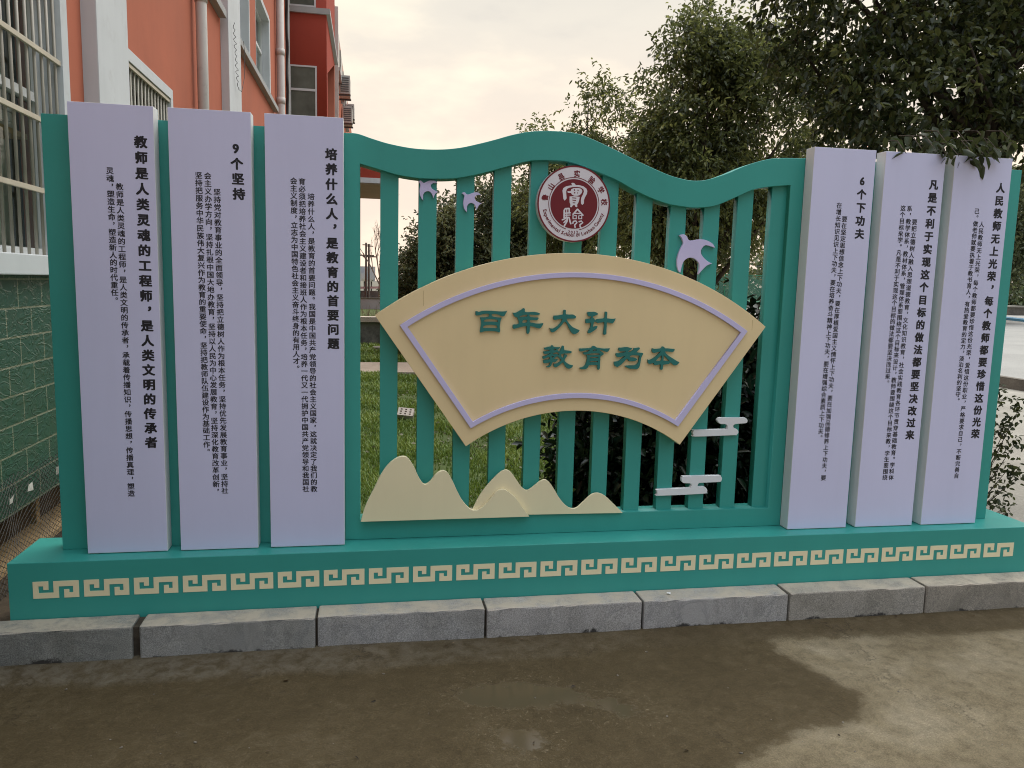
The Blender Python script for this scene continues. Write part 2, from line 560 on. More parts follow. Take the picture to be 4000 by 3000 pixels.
LEAF_NEAR = leaf_mat("leaf_broad_dark", (0.022, 0.033, 0.012), (0.056, 0.072, 0.023), (0.150, 0.165, 0.050), 0.45)
LEAF_CAMPHOR = leaf_mat("leaf_camphor", (0.044, 0.056, 0.018), (0.120, 0.146, 0.043), (0.26, 0.28, 0.09), 0.48)
LEAF_FAR = leaf_mat("leaf_bushy", (0.048, 0.062, 0.028), (0.112, 0.132, 0.058), (0.22, 0.235, 0.10), 0.42)
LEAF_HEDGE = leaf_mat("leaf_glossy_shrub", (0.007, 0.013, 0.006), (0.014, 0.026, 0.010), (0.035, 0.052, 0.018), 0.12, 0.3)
LEAF_YELLOW = leaf_mat("leaf_yellowish", (0.06, 0.065, 0.02), (0.13, 0.125, 0.035), (0.24, 0.21, 0.06))
GRASSM = leaf_mat("grass_blade", (0.060, 0.110, 0.018), (0.135, 0.215, 0.034), (0.26, 0.33, 0.075), 0.3, 0.5)
LITTER = leaf_mat("leaf_litter", (0.12, 0.13, 0.07), (0.22, 0.22, 0.13), (0.36, 0.33, 0.22), 0.1, 0.6)

# ------------------------------------------------------------------ ground
ROAD_Y = -0.289


def road():
    xs = np.unique(np.concatenate([np.linspace(-40, -3.4, 12), np.arange(-3.4, 4.2, 0.03), np.linspace(4.2, 60, 14)]))
    ys = np.unique(np.concatenate([np.linspace(-60, -3.4, 10), np.arange(-3.4, ROAD_Y + 0.02, 0.03), [-0.262]]))
    X, Y = np.meshgrid(xs, ys)
    nx, ny = len(xs), len(ys)
    # haunch of mortar along the kerb
    edge = -0.475 + 0.018 * np.sin(X * 2.1 + 0.6) + 0.010 * np.sin(X * 7.3) + 0.007 * np.sin(X * 19.1)
    edge = np.where(X > 0.9, edge + 0.05 * np.clip((X - 0.9) / 1.5, 0, 1), edge)
    t = np.clip((Y - edge) / 0.02, 0, 1)
    rise = np.clip((Y - edge) / 0.19, 0, 1)
    Z = t * 0.008 + rise * 0.014
    Z += 0.0015 * np.sin(X * 3.1 + Y * 2.3) + 0.001 * np.sin(X * 9 - Y * 13)
    Z = np.where((np.abs(X) < 4.5) & (Y > -3.4), Z, 0)
    V = np.stack([X, Y, Z], -1).reshape(-1, 3)
    idx = np.arange(nx * ny).reshape(ny, nx)
    Fc = np.stack([idx[:-1, :-1], idx[:-1, 1:], idx[1:, 1:], idx[1:, :-1]], -1).reshape(-1, 4)
    me = mesh_np("road", V, Fc)

    def sdist(poly):
        P = np.array([at(u, v, z=0)[:2] for u, v in poly])
        Q = V[:, :2]
        d = np.full(len(Q), 1e9); inside = np.zeros(len(Q), bool)
        for a, b_ in zip(P, np.roll(P, -1, 0)):
            e = b_ - a; w = Q - a
            tt = np.clip((w @ e) / (e @ e + 1e-12), 0, 1)
            d = np.minimum(d, np.linalg.norm(w - tt[:, None] * e, axis=1))
            c = ((a[1] <= Q[:, 1]) != (b_[1] <= Q[:, 1]))
            xi = a[0] + (Q[:, 1] - a[1]) / (b_[1] - a[1] + 1e-12) * e[0]
            inside ^= c & (Q[:, 0] < xi)
        return np.where(inside, d, -d)
    wet = [(-3000, 2600), (0, 2600), (1300, 2540), (3060, 2420), (4300, 2350), (4300, 2440), (3700, 2480), (3060, 2500),
           (3010, 2510), (3043, 2551), (3125, 2589), (3233, 2646), (3296, 2684), (3370, 2706), (3372, 2745), (3366, 2804),
           (3296, 2848), (3188, 2842), (3106, 2874), (2992, 2931), (2885, 2988), (2800, 3060), (2500, 3250), (2000, 4200), (-600, 4500), (-9000, 4000)]
    pud1 = [(1830, 2680), (2000, 2665), (2240, 2690), (2290, 2720), (2230, 2750), (2000, 2770), (1900, 2765), (1840, 2750), (1790, 2720)]
    pud2 = [(1920, 2850), (2060, 2845), (2110, 2880), (2160, 2925), (2090, 2935), (1975, 2930), (1950, 2890)]
    pud3 = [(2290, 2740), (2380, 2720), (2480, 2760), (2540, 2790), (2480, 2800), (2380, 2785)]
    pud = np.maximum(np.maximum(sdist(pud1), sdist(pud2)), sdist(pud3))
    point_attr(me, "wet", sdist(wet)); point_attr(me, "puddle", pud)
    point_attr(me, "haunch", (t * np.where(np.abs(X) < 4.5, 1, 0) * np.clip(0.30 - X * 0.42, 0.10, 1)).ravel())

    m, n, l, b = new_mat("road_concrete")
    aw = n.new("ShaderNodeAttribute"); aw.attribute_name = "wet"
    ap = n.new("ShaderNodeAttribute"); ap.attribute_name = "puddle"
    ah = n.new("ShaderNodeAttribute"); ah.attribute_name = "haunch"
    co = n.new("ShaderNodeTexCoord").outputs["Object"]
    big = noise(n, l, 2.2, 7, 0.6, co, 0.4)
    mid = noise(n, l, 17, 7, 0.7, co, 0.3)
    fine = noise(n, l, 170, 3, 0.7, co)
    dry = ramp_node(n, [(0.28, (0.125, 0.100, 0.060)), (0.5, (0.190, 0.157, 0.100)), (0.72, (0.275, 0.236, 0.165))])
    l.new(big.outputs["Fac"], dry.inputs[0])
    dm = ramp_node(n, [(0.25, (0.62, 0.62, 0.60)), (0.5, (1, 1, 1)), (0.75, (1.25, 1.25, 1.22))])
    l.new(mid.outputs["Fac"], dm.inputs[0])
    dcol = mixc(n, l, 1.0, dry.outputs[0], dm.outputs[0], 'MULTIPLY')
    fm = ramp_node(n, [(0.3, (0.72, 0.72, 0.72)), (0.55, (1, 1, 1)), (0.74, (1.45, 1.42, 1.36))])
    l.new(fine.outputs["Fac"], fm.inputs[0])
    dcol = mixc(n, l, 1.0, dcol, fm.outputs[0], 'MULTIPLY')
    wetc = ramp_node(n, [(0.3, (0.050, 0.037, 0.0185)), (0.52, (0.077, 0.058, 0.030)), (0.74, (0.118, 0.094, 0.056))])
    wmix = n.new("ShaderNodeMath"); wmix.operation = 'MULTIPLY_ADD'; wmix.inputs[1].default_value = 0.55
    l.new(mid.outputs["Fac"], wmix.inputs[0])
    hb = n.new("ShaderNodeMath"); hb.operation = 'MULTIPLY'; hb.inputs[1].default_value = 0.45
    l.new(big.outputs["Fac"], hb.inputs[0]); l.new(hb.outputs[0], wmix.inputs[2])
    l.new(wmix.outputs[0], wetc.inputs[0])
    wcol = mixc(n, l, 1.0, wetc.outputs[0], fm.outputs[0], 'MULTIPLY')

    def mask(attr, amp, width, offs=0.0):
        s = n.new("ShaderNodeMath"); s.operation = 'SUBTRACT'; s.inputs[1].default_value = 0.5
        l.new(mid.outputs["Fac"], s.inputs[0])
        a = n.new("ShaderNodeMath"); a.operation = 'MULTIPLY_ADD'; a.inputs[1].default_value = amp
        l.new(s.outputs[0], a.inputs[0]); l.new(attr, a.inputs[2])
        r = n.new("ShaderNodeMapRange"); r.interpolation_type = 'SMOOTHSTEP'
        r.inputs["From Min"].default_value = -width + offs; r.inputs["From Max"].default_value = width + offs
        l.new(a.outputs[0], r.inputs["Value"])
        return r.outputs[0]
    mw = mask(aw.outputs["Fac"], 0.20, 0.034)
    mp_ = mask(ap.outputs["Fac"], 0.22, 0.014)
    halo = mask(ap.outputs["Fac"], 0.45, 0.05, -0.10)
    # mortar haunch is paler and blotched
    hz = ramp_node(n, [(0.40, (0.15, 0.15, 0.15)), (0.60, (0.8, 0.8, 0.8))])
    l.new(mid.outputs["Fac"], hz.inputs[0])
    hm = n.new("ShaderNodeMath"); hm.operation = 'MULTIPLY'
    l.new(hz.outputs[0], hm.inputs[0]); l.new(ah.outputs["Fac"], hm.inputs[1])
    col = mixc(n, l, mw, dcol, wcol)
    col = mixc(n, l, hm.outputs[0], col, (0.135, 0.118, 0.088))
    vo = n.new("ShaderNodeTexVoronoi"); vo.feature = 'DISTANCE_TO_EDGE'; vo.inputs["Scale"].default_value = 1.1
    dv = n.new("ShaderNodeVectorMath"); dv.operation = 'MULTIPLY_ADD'; dv.inputs[1].default_value = (0.5, 0.5, 0.0)
    l.new(mid.outputs["Color"], dv.inputs[0]); l.new(co, dv.inputs[2]); l.new(dv.outputs[0], vo.inputs["Vector"])
    vr = ramp_node(n, [(0.0, (0.8, 0.8, 0.8)), (0.006, (0.5, 0.5, 0.5)), (0.012, (0, 0, 0))])   # hairline cracks
    l.new(vo.outputs["Distance"], vr.inputs[0])
    vm = ramp_node(n, [(0.50, (0, 0, 0)), (0.60, (1, 1, 1))]); l.new(big.outputs["Fac"], vm.inputs[0])
    vx = n.new("ShaderNodeMath"); vx.operation = 'MULTIPLY'
    l.new(vr.outputs[0], vx.inputs[0]); l.new(vm.outputs[0], vx.inputs[1])
    col = mixc(n, l, vx.outputs[0], col, (0.03, 0.022, 0.014))
    sc_ = noise(n, l, 55, 6, 0.75, co, 1.0)                # scuffed laitance round the puddles and scattered wide
    sr_ = ramp_node(n, [(0.57, (0, 0, 0)), (0.66, (1, 1, 1))]); l.new(sc_.outputs["Fac"], sr_.inputs[0])
    hx = n.new("ShaderNodeMath"); hx.operation = 'MULTIPLY_ADD'; hx.inputs[1].default_value = 0.55; hx.inputs[2].default_value = 0.22
    l.new(halo, hx.inputs[0])
    hy = n.new("ShaderNodeMath"); hy.operation = 'MULTIPLY'; l.new(hx.outputs[0], hy.inputs[0]); l.new(sr_.outputs[0], hy.inputs[1])
    col = mixc(n, l, hy.outputs[0], col, (0.21, 0.17, 0.11))
    col = mixc(n, l, mp_, col, (0.072, 0.052, 0.027))
    l.new(col, b.inputs["Base Color"])
    rr = n.new("ShaderNodeMapRange"); rr.inputs["To Min"].default_value = 0.92; rr.inputs["To Max"].default_value = 0.60
    l.new(mw, rr.inputs["Value"])
    r2 = n.new("ShaderNodeMix"); r2.data_type = 'FLOAT'
    l.new(mp_, r2.inputs[0]); l.new(rr.outputs[0], r2.inputs[2]); r2.inputs[3].default_value = 0.13
    l.new(r2.outputs[0], b.inputs["Roughness"])
    sp = n.new("ShaderNodeMapRange"); sp.inputs["To Min"].default_value = 0.10; sp.inputs["To Max"].default_value = 0.40
    l.new(mp_, sp.inputs["Value"]); l.new(sp.outputs[0], b.inputs["Specular IOR Level"])
    inv = n.new("ShaderNodeMath"); inv.operation = 'SUBTRACT'; inv.inputs[0].default_value = 1.0
    l.new(mp_, inv.inputs[1])
    bp = n.new("ShaderNodeBump"); bp.inputs["Distance"].default_value = 0.022
    st = n.new("ShaderNodeMath"); st.operation = 'MULTIPLY'; st.inputs[1].default_value = 0.5
    l.new(inv.outputs[0], st.inputs[0]); l.new(st.outputs[0], bp.inputs["Strength"])
    l.new(mid.outputs["Fac"], bp.inputs["Height"])
    bp2 = n.new("ShaderNodeBump"); bp2.inputs["Distance"].default_value = 0.006
    l.new(st.outputs[0], bp2.inputs["Strength"]); l.new(fine.outputs["Fac"], bp2.inputs["Height"])
    l.new(bp.outputs[0], bp2.inputs["Normal"]); l.new(bp2.outputs[0], b.inputs["Normal"])
    o = link("road", me, m, smooth=True)
    tag(o, kind="structure")


road()


def sheet(name, pts, z, mat, bottom=None):
    bm = bmesh.new()
    f = bm.faces.new([bm.verts.new((x, y, z)) for x, y in pts])
    if f.normal.z < 0: f.normal_flip()
    if bottom is not None:
        r = bmesh.ops.extrude_face_region(bm, geom=[f])
        for v in r["geom"]:
            if isinstance(v, bmesh.types.BMVert): v.co.z = bottom
        bmesh.ops.recalc_face_normals(bm, faces=bm.faces)
    return tag(from_bm(name, bm, mat), kind="structure")


LZ = 0.10
sheet("ground", [(-900, -900), (900, -900), (900, 1500), (-900, 1500)], -0.03, EARTH)
sheet("lawn", [(-2.55, 0.03), (0.55, 0.03), (0.75, 2.2), (1.4, 5), (3.0, 9.15), (-2.55, 9.15)], LZ, LAWN, -0.02)
sheet("lawn", [(-2.6, 10.75), (4.5, 10.75), (4.5, 40), (-2.6, 40)], LZ, LAWN, -0.02)
sheet("soil_bed", [(-3.2, -0.24), (4.0, -0.24), (4.0, 14), (-3.2, 14)], LZ - 0.03, SOIL, -0.02)
sheet("path", [(-2.6, 9.16), (8, 9.16), (8, 10.74), (-2.6, 10.74)], LZ + 0.035, PATHM, -0.02)

# right-hand paving, its step and the plaza beyond
K0, K1 = at(3900, 1507, z=LZ + 0.01), at(4000, 1524, z=LZ + 0.01)
kd = (K1 - K0)[:2] / np.linalg.norm((K1 - K0)[:2])
kn = np.array([-kd[1], kd[0]])
if kn[1] < 0: kn = -kn
A_, B_ = K0[:2] - kd * 14, K0[:2] + kd * 30
sheet("pavement", [(2.62, -0.24), (40, -0.24), (40, B_[1]), tuple(B_), tuple(A_), (2.62, 9.0)][0:1] +
      [(60, -0.24), (60, 6), tuple(K0[:2] + kd * 4), tuple(K0[:2] - kd * 6), (2.62, 9)], LZ + 0.01, PAVE, 0.0)
STEPM = rough_mat("step_stone", (0.10, 0.085, 0.07), (0.18, 0.155, 0.125), 4)
bm = bmesh.new()
q = [K0[:2] - kd * 6, K0[:2] + kd * 20, K0[:2] + kd * 20 + kn * 0.14, K0[:2] - kd * 6 + kn * 0.14]
f = bm.faces.new([bm.verts.new((*p, LZ + 0.19)) for p in q])
r = bmesh.ops.extrude_face_region(bm, geom=[f])
for v in r["geom"]:
    if isinstance(v, bmesh.types.BMVert): v.co.z = 0.0
bmesh.ops.recalc_face_normals(bm, faces=bm.faces)
tag(from_bm("step", bm, STEPM), kind="structure")
q = [K0[:2] - kd * 6 + kn * 0.142, K0[:2] + kd * 60 + kn * 0.142, (90, 47.5), (-1, 47.5)]
sheet("plaza", [tuple(p) for p in q], LZ + 0.18, rough_mat("plaza_concrete", (0.25, 0.243, 0.225), (0.33, 0.32, 0.295), 0.5, 0.75, 0.1, 0.01))
sheet("sports_court", [(-1, 47.6), (120, 47.6), (120, 90), (-1, 90)], LZ + 0.19,
      rough_mat("court_green", (0.10, 0.24, 0.14), (0.14, 0.30, 0.18), 0.3, 0.8, 0.1, 0.01))

# ------------------------------------------------------------------ kerb
KX = [-3.47, -2.715, -1.968, -1.222, -0.476, 0.269, 1.014, 1.764, 2.51, 3.26]
KL = ["leftmost kerbstone, cut off by the left edge of the picture",
      "dark slate-veined kerbstone with damp foot left of the wide open joint",
      "smooth grey kerbstone with diagonal veins right of the wide open joint",
      "speckled grey kerbstone under the left half of the mountain cutouts",
      "pale granite kerbstone in front of the puddle, under the fan's left half",
      "pale granite kerbstone with a white paper speck on its top",
      "brown-stained kerbstone beside the dark wet corner of the road",
      "muddy brown kerbstone under the right-hand text panels",
      "rightmost kerbstone, cut off by the right edge of the picture"]
for i in range(len(KX) - 1):
    a, b = KX[i], KX[i + 1]
    g0 = 0.006 if i != 2 else 0.026
    bm = bmesh.new()
    dx = random.uniform(-0.004, 0.004)
    bm_box(bm, (a + g0, ROAD_Y + dx, -0.06), (b - 0.004, -0.1605, 0.1596 + random.uniform(-0.003, 0.003)), 0.007)
    bmesh.ops.subdivide_edges(bm, edges=[e for e in bm.edges if e.calc_length() > 0.3], cuts=14, use_grid_fill=True)
    for v in bm.verts:
        v.co.y += 0.0008 * math.sin(v.co.x * 23 + i) * (1 if v.co.y < -0.2 else 0)
        v.co.z += 0.0005 * math.sin(v.co.x * 31 + i * 2)
        if v.co.y < -0.27 and v.co.z > 0.145 and random.random() < 0.3:      # chipped arris
            v.co.y += random.uniform(0, 0.004); v.co.z -= random.uniform(0, 0.0035)
    c = Vector(((a + b) / 2, -0.225, 0))
    bmesh.ops.translate(bm, verts=bm.verts, vec=-c)
    o = from_bm("kerbstone", bm, KERB)
    o.location = c
    o.color = ((0.62, 0.66, 0.66, 1), (0.60, 0.64, 0.64, 1), (0.74, 0.77, 0.78, 1), (0.88, 0.90, 0.93, 1), (0.98, 0.98, 1, 1), (0.94, 0.95, 0.98, 1), (0.85, 0.82, 0.76, 1), (0.74, 0.69, 0.61, 1), (0.7, 0.66, 0.6, 1))[i]
    tag(o, KL[i], "kerbstone", "granite kerbstones along the road")
# mortar seen in the joints
box_j = bmesh.new()
for x in KX[1:-1]:
    bm_box(box_j, (x - 0.012, ROAD_Y + 0.022, -0.05), (x + 0.03, -0.163, 0.146))
o = from_bm("kerb_mortar", box_j, rough_mat("mortar", (0.035, 0.028, 0.02), (0.075, 0.06, 0.042), 20))
tag(o, kind="structure")
bm = bmesh.new()
p = at(2613, 2318, z=0.1625)
bmesh.ops.create_circle(bm, cap_ends=True, segments=7, radius=0.009)
for v in bm.verts: v.co = Vector((v.co.x * 1.2 + random.uniform(-.002, .002), v.co.y + random.uniform(-.003, .003), random.uniform(0, .003)))
o = from_bm("paper_scrap", bm, paint("white_paper", (0.75, 0.75, 0.74), 0.8, 0.03, bmp=0))
o.location = p
tag(o, "tiny torn white paper scrap lying on top of a kerbstone", "paper scrap")

# ------------------------------------------------------------------ display board
ZP, ZT, ZPAN = 0.4052, 2.3072, 2.2666
board = empty("display_board", (0, 0, 0.05),
              "long teal school display board with six lavender text panels, fan plaque and round emblem", "display board")
plinth = box("plinth", (-2.4867, -0.1577, 0.03), (2.492, 0.176, ZP), TEAL, board, 0.003)

key = [(0, 0), (138, 0), (138, 72), (92, 72), (92, 40), (50, 40), (50, 97), (182, 97), (182, 0), (410, 0), (410, 143),
       (276, 143), (276, 72), (322, 72), (322, 100), (358, 100), (358, 46), (230, 46), (230, 143), (0, 143)]
KW, KH = 0.17945, 0.322 - 0.2477
loop = [(x / 410 * KW, -y / 143 * KH) for x, y in key]
kme = None
for i in range(24):
    if kme is None:
        o = xz_prism("key_motif", [loop], -0.0008, 0.0012, PALECREAM, None)
        kme = o.data
    else:
        o = bpy.data.objects.new("key_motif", kme); COL.objects.link(o)
    o.location = (-2.39565 + 0.19935 * i + 0.004, -0.1585, 0.322)
    o.parent = plinth

for nm, x0, x1 in (("l", -2.3267, -1.1075), ("r", 1.1071, 2.3275)):
    box("back_panel", (x0, 0.0, ZP + 0.0005), (x1, 0.085, ZPAN), TEAL, board, 0.002)

# arched frame with its opening
S = 1400 / 2212
top = [(1300 + a * S, 400 + b * S) for a, b in [(65, 187), (150, 192), (240, 222), (350, 255), (500, 283), (650, 290), (780, 280),
       (900, 255), (1000, 230), (1100, 202), (1200, 182), (1300, 175), (1400, 178), (1500, 190), (1600, 225), (1750, 295),
       (1900, 370), (2050, 438)]] + [(2600 + a * S, b * S) for a, b in [(80, 1098), (170, 1115), (260, 1108), (380, 1070),
       (500, 1020), (620, 985), (720, 975), (868, 978)]]
bot = [(1300 + a * S, 400 + b * S) for a, b in [(165, 378), (250, 403), (300, 418), (400, 447), (530, 468), (650, 472), (760, 468),
       (880, 447), (990, 420), (1100, 390), (1210, 362), (1300, 357), (1400, 360), (1460, 368), (1550, 395), (1650, 435),
       (1757, 482), (1860, 540), (1965, 590), (2070, 627)]] + [(2600 + a * S, b * S) for a, b in [(90, 1272), (170, 1282), (260, 1278),
       (330, 1262), (440, 1215), (540, 1172), (640, 1153), (770, 1143)]]
topw = [tuple(at(u, v, y=0.0)[[0, 2]]) for u, v in top]
botw = [tuple(at(u, v, y=0.0)[[0, 2]]) for u, v in bot]


def dense(pts, n=6):
    P = [np.array(p) for p in pts]
    P = [2 * P[0] - P[1]] + P + [2 * P[-1] - P[-2]]
    out = []
    for i in range(1, len(P) - 2):
        for k in range(n):
            t = k / n
            p0, p1, p2, p3 = P[i - 1:i + 3]
            out.append(tuple(0.5 * (2 * p1 + (p2 - p0) * t + (2 * p0 - 5 * p1 + 4 * p2 - p3) * t * t + (3 * p1 - p0 - 3 * p2 + p3) * t ** 3)))
    return out + [tuple(P[-2])]


topw[0] = (-1.1064, topw[0][1]); topw[-1] = (1.1059, topw[-1][1])
botw[0] = (-1.0371, botw[0][1]); botw[-1] = (1.0346, botw[-1][1])
topd, botd = dense(topw), dense(botw)
ZFB = 0.5015
frame = xz_prism("frame", [[(-1.1064, ZP + 0.001)] + topd + [(1.1059, ZP + 0.001)], [(-1.0371, ZFB)] + botd + [(1.0346, ZFB)]],
                 0.0, 0.10, TEAL, board, 0.002)
bx, bz = np.array([p[0] for p in botd]), np.array([p[1] for p in botd])
for i in range(12):
    c = -0.907 + 0.1726 * i
    x0, x1 = c - 0.0405, c + 0.0405
    if i == 11: x0, x1 = 0.956, 1.041
    tops = [(x, float(np.interp(x, bx, bz)) + 0.012) for x in np.linspace(x1, x0, 7)]
    xz_prism("slat", [[(x0, ZFB - 0.004), (x1, ZFB - 0.004)] + tops], 0.030, 0.075, TEAL, board, 0.0015)

# ---- lettering
_glyphs = {}


def glyph(ch, bold=0.0):
    """flat mesh data of one character of the built-in font at size 1"""
    k = (ch, bold)
    if k in _glyphs: return _glyphs[k]
    cu = bpy.data.curves.new("tmp_char", 'FONT')
    cu.body = ch
    cu.resolution_u = 3
    cu.offset = bold
    ob = bpy.data.objects.new("tmp_char", cu)
    COL.objects.link(ob)
    dg = bpy.context.evaluated_depsgraph_get()
    me = bpy.data.meshes.new_from_object(ob.evaluated_get(dg))
    V = np.array([v.co[:2] for v in me.vertices]).reshape(-1, 2)
    T = [tuple(p.vertices) for p in me.polygons]
    bpy.data.objects.remove(ob); bpy.data.curves.remove(cu); bpy.data.meshes.remove(me)
    _glyphs[k] = (V, T)
    return V, T


def text_mesh(name, items, y, mat, parent):
    """items: (char, centre x, centre z, size x, size z, angle, bold) -> one flat printed mesh facing -Y"""
    VS, FS, n = [], [], 0
    todo = []
    for ch, cx, cz, sx, sz, ang, bold in items:          # bold = overprinted a hair apart
        offs = [(0, 0)] if not bold else [(0, 0), (bold, 0), (-bold, 0), (0, bold * .7), (0, -bold * .7), (bold * .8, bold * .6), (-bold * .8, -bold * .6), (bold * .8, -bold * .6), (-bold * .8, bold * .6)]
        todo += [(ch, cx + a * sx, cz + b_ * sz, sx, sz, ang, k) for k, (a, b_) in enumerate(offs)]
    for ch, cx, cz, sx, sz, ang, lay in todo:
        V, T = glyph(ch)
        if not len(V): continue
        if ord(ch) > 0x2E00:
            if ch in '，。':
                mid = V.mean(0)
                W = V - mid + np.array([0.24, 0.20])
            else:
                W = V - np.array([0.5, 0.38])
        else:
            W = V - np.array([(V[:, 0].min() + V[:, 0].max()) / 2, 0.35])
        W = W * np.array([sx, sz])
        c, s = math.cos(ang), math.sin(ang)
        W = np.stack([W[:, 0] * c - W[:, 1] * s + cx, W[:, 0] * s + W[:, 1] * c + cz], 1)
        VS.append(np.stack([W[:, 0], np.full(len(W), y - 0.00003 * lay), W[:, 1]], 1))
        FS += [tuple(i + n for i in t) for t in T]
        n += len(W)
    me = bpy.data.meshes.new(name)
    me.from_pydata(np.concatenate(VS).tolist(), [], FS)
    me.update()
    return link(name, me, mat, parent)


YB = -0.0733
R1, R2, R3, R4 = (0, 0), (0, 1000), (2600, 0), (2600, 1050)


def pos(r, a, b): return at(r[0] + a * S, r[1] + b * S, y=YB - 0.001)


# per panel: x0, x1, heading, body columns; a column = text, first (view, px), index and (view, px) of a later character
PANELS = [
    (-2.2, -1.8727, ("教师是人类灵魂的工程师，是人类文明的传承者", (R1, 868, 876), 20, (R2, 933, 1150)),
     [("教师是人类灵魂的工程师，是人类文明的传承者，承载着传播知识，传播思想，传播真理，塑造", (R1, 738, 1152), 41, (R2, 810, 1465)),
      ("灵魂，塑造生命，塑造新人的时代重任。", (R1, 678, 1053), 16, (R2, 708, 225))],
     "lavender panel headed with a long bold line, with only two body columns"),
    (-1.8174, -1.4877, ("9个坚持", (R1, 1455, 917), 3, (R1, 1475, 1197)),
     [("坚持党对教育事业的全面领导，坚持把立德树人作为根本任务，坚持优先发展教育事业，坚持社", (R1, 1340, 1185), 41, (R2, 1388, 1448)),
      ("会主义办学方向，坚持扎根中国大地办教育，坚持以人民为中心发展教育，坚持深化教育改革创新，", (R1, 1282, 1085), 42, (R2, 1334, 1408)),
      ("坚持把服务中华民族伟大复兴作为教育的重要使命，坚持把教师队伍建设作为基础工作。", (R1, 1226, 1082), 37, (R2, 1276, 1163))],
     "lavender panel headed with a short bold line starting with 9"),
    (-1.4329, -1.1064, ("培养什么人，是教育的首要问题", (R1, 2044, 952), 13, (R2, 2058, 540)),
     [("培养什么人，是教育的首要问题。我国是中国共产党领导的社会主义国家，这就决定了我们的教", (R1, 1920, 1213), 41, (R2, 1938, 1437)),
      ("育必须把培养社会主义建设者和接班人作为根本任务，培养一代又一代拥护中国共产党领导和我国社", (R1, 1864, 1120), 43, (R2, 1888, 1437)),
      ("会主义制度，立志为中国特色社会主义奋斗终身的有用人才。", (R1, 1812, 1116), 25, (R2, 1830, 648))],
     "lavender panel beside the left end of the arched frame"),
    (1.1059, 1.436, ("6个下功夫", (R3, 1214, 1118), 4, (R3, 1197, 1443)),
     [("要在坚定思想信念上下功夫，要在厚植爱国主义情怀上下功夫，要在加强品德修养上下功夫，要", (R3, 1105, 1352), 41, (R4, 974, 1290)),
      ("在增长知识见识上下功夫，要在培养奋斗精神上下功夫，要在增强综合素质上下功夫。", (R3, 1072, 1268), 36, (R4, 957, 1003))],
     "lavender panel beside the right end of the arched frame, headed with a short line starting with 6"),
    (1.4884, 1.8186, ("凡是不利于实现这个目标的做法都要坚决改过来", (R3, 1655, 1140), 20, (R4, 1508, 1025)),
     [("要把立德树人融入思想道德教育，文化知识教育，社会实践教育各环节贯穿基础教育。学科体", (R3, 1537, 1370), 40, (R4, 1392, 1287)),
      ("系，教学体系，教材体系，管理体系要围绕这个目标来设计，教师要围绕这个目标来教，学生要围绕", (R3, 1506, 1287), 43, (R4, 1354, 1287)),
      ("这个目标来学。凡是不利于实现这个目标的做法都要坚决改过来。", (R3, 1466, 1285), 27, (R4, 1370, 665))],
     "lavender panel with a long heading and three body columns on the right side"),
    (1.872, 2.2, ("人民教师无上光荣，每个教师都要珍惜这份光荣", (R3, 2068, 1160), 20, (R4, 1912, 1018)),
     [("人民教师无上光荣，每个教师都要珍惜这份光荣，爱惜这份职业，严格要求自己，不断完善自", (R3, 1951, 1385), 40, (R4, 1795, 1277)),
      ("己。做老师就要执着于教书育人，有热爱教育的定力，淡泊名利的坚守。", (R3, 1921, 1303), 30, (R4, 1805, 775))],
     "rightmost lavender panel, its top crossed by hanging leaves"),
]


def column(spec, size, bold):
    txt, (r0, a0, b0), k, (r1, a1, b1) = spec
    p, q_ = pos(r0, a0, b0), pos(r1, a1, b1)
    return [(ch, p[0] + (q_[0] - p[0]) * i / k, p[2] + (q_[2] - p[2]) * i / k, size, size, 0, bold) for i, ch in enumerate(txt)]


for x0, x1, head, cols, lab in PANELS:
    b = box("text_panel", (x0, YB, ZP + 0.003), (x1, -0.0003, ZT), WHITE, board, 0.002)
    b["label"] = lab
    box("face_sheet", (x0 + 0.0012, YB - 0.0006, ZP + 0.006), (x1 - 0.0012, YB + 0.002, ZT - 0.0015), LAV, b)
    text_mesh("heading", column(head, 0.0505, 0.050), YB - 0.0011, INK, b)
    it = []
    for c in cols: it += column(c, 0.0298, 0.024)
    text_mesh("body_text", it, YB - 0.0011, INK, b)

# ---- fan plaque
YF = -0.045


def fit_circle(P):
    P = np.array(P)
    A = np.c_[2 * P, np.ones(len(P))]
    s = np.linalg.lstsq(A, (P ** 2).sum(1), rcond=None)[0]
    return s[0], s[1], math.sqrt(s[2] + s[0] ** 2 + s[1] ** 2)


def arc(c, p, q_, n=60):
    a0, a1 = math.atan2(p[1] - c[1], p[0] - c[0]), math.atan2(q_[1] - c[1], q_[0] - c[0])
    return [(c[0] + c[2] * math.cos(a0 + (a1 - a0) * i / n), c[1] + c[2] * math.sin(a0 + (a1 - a0) * i / n)) for i in range(n + 1)]


def V1(l, y): return trace(l, 1300, 400, S, y)
def V2(l, y): return trace(l, 1300, 1200, S, y)
def V3(l, y): return trace(l, 2600, 1050, S, y)


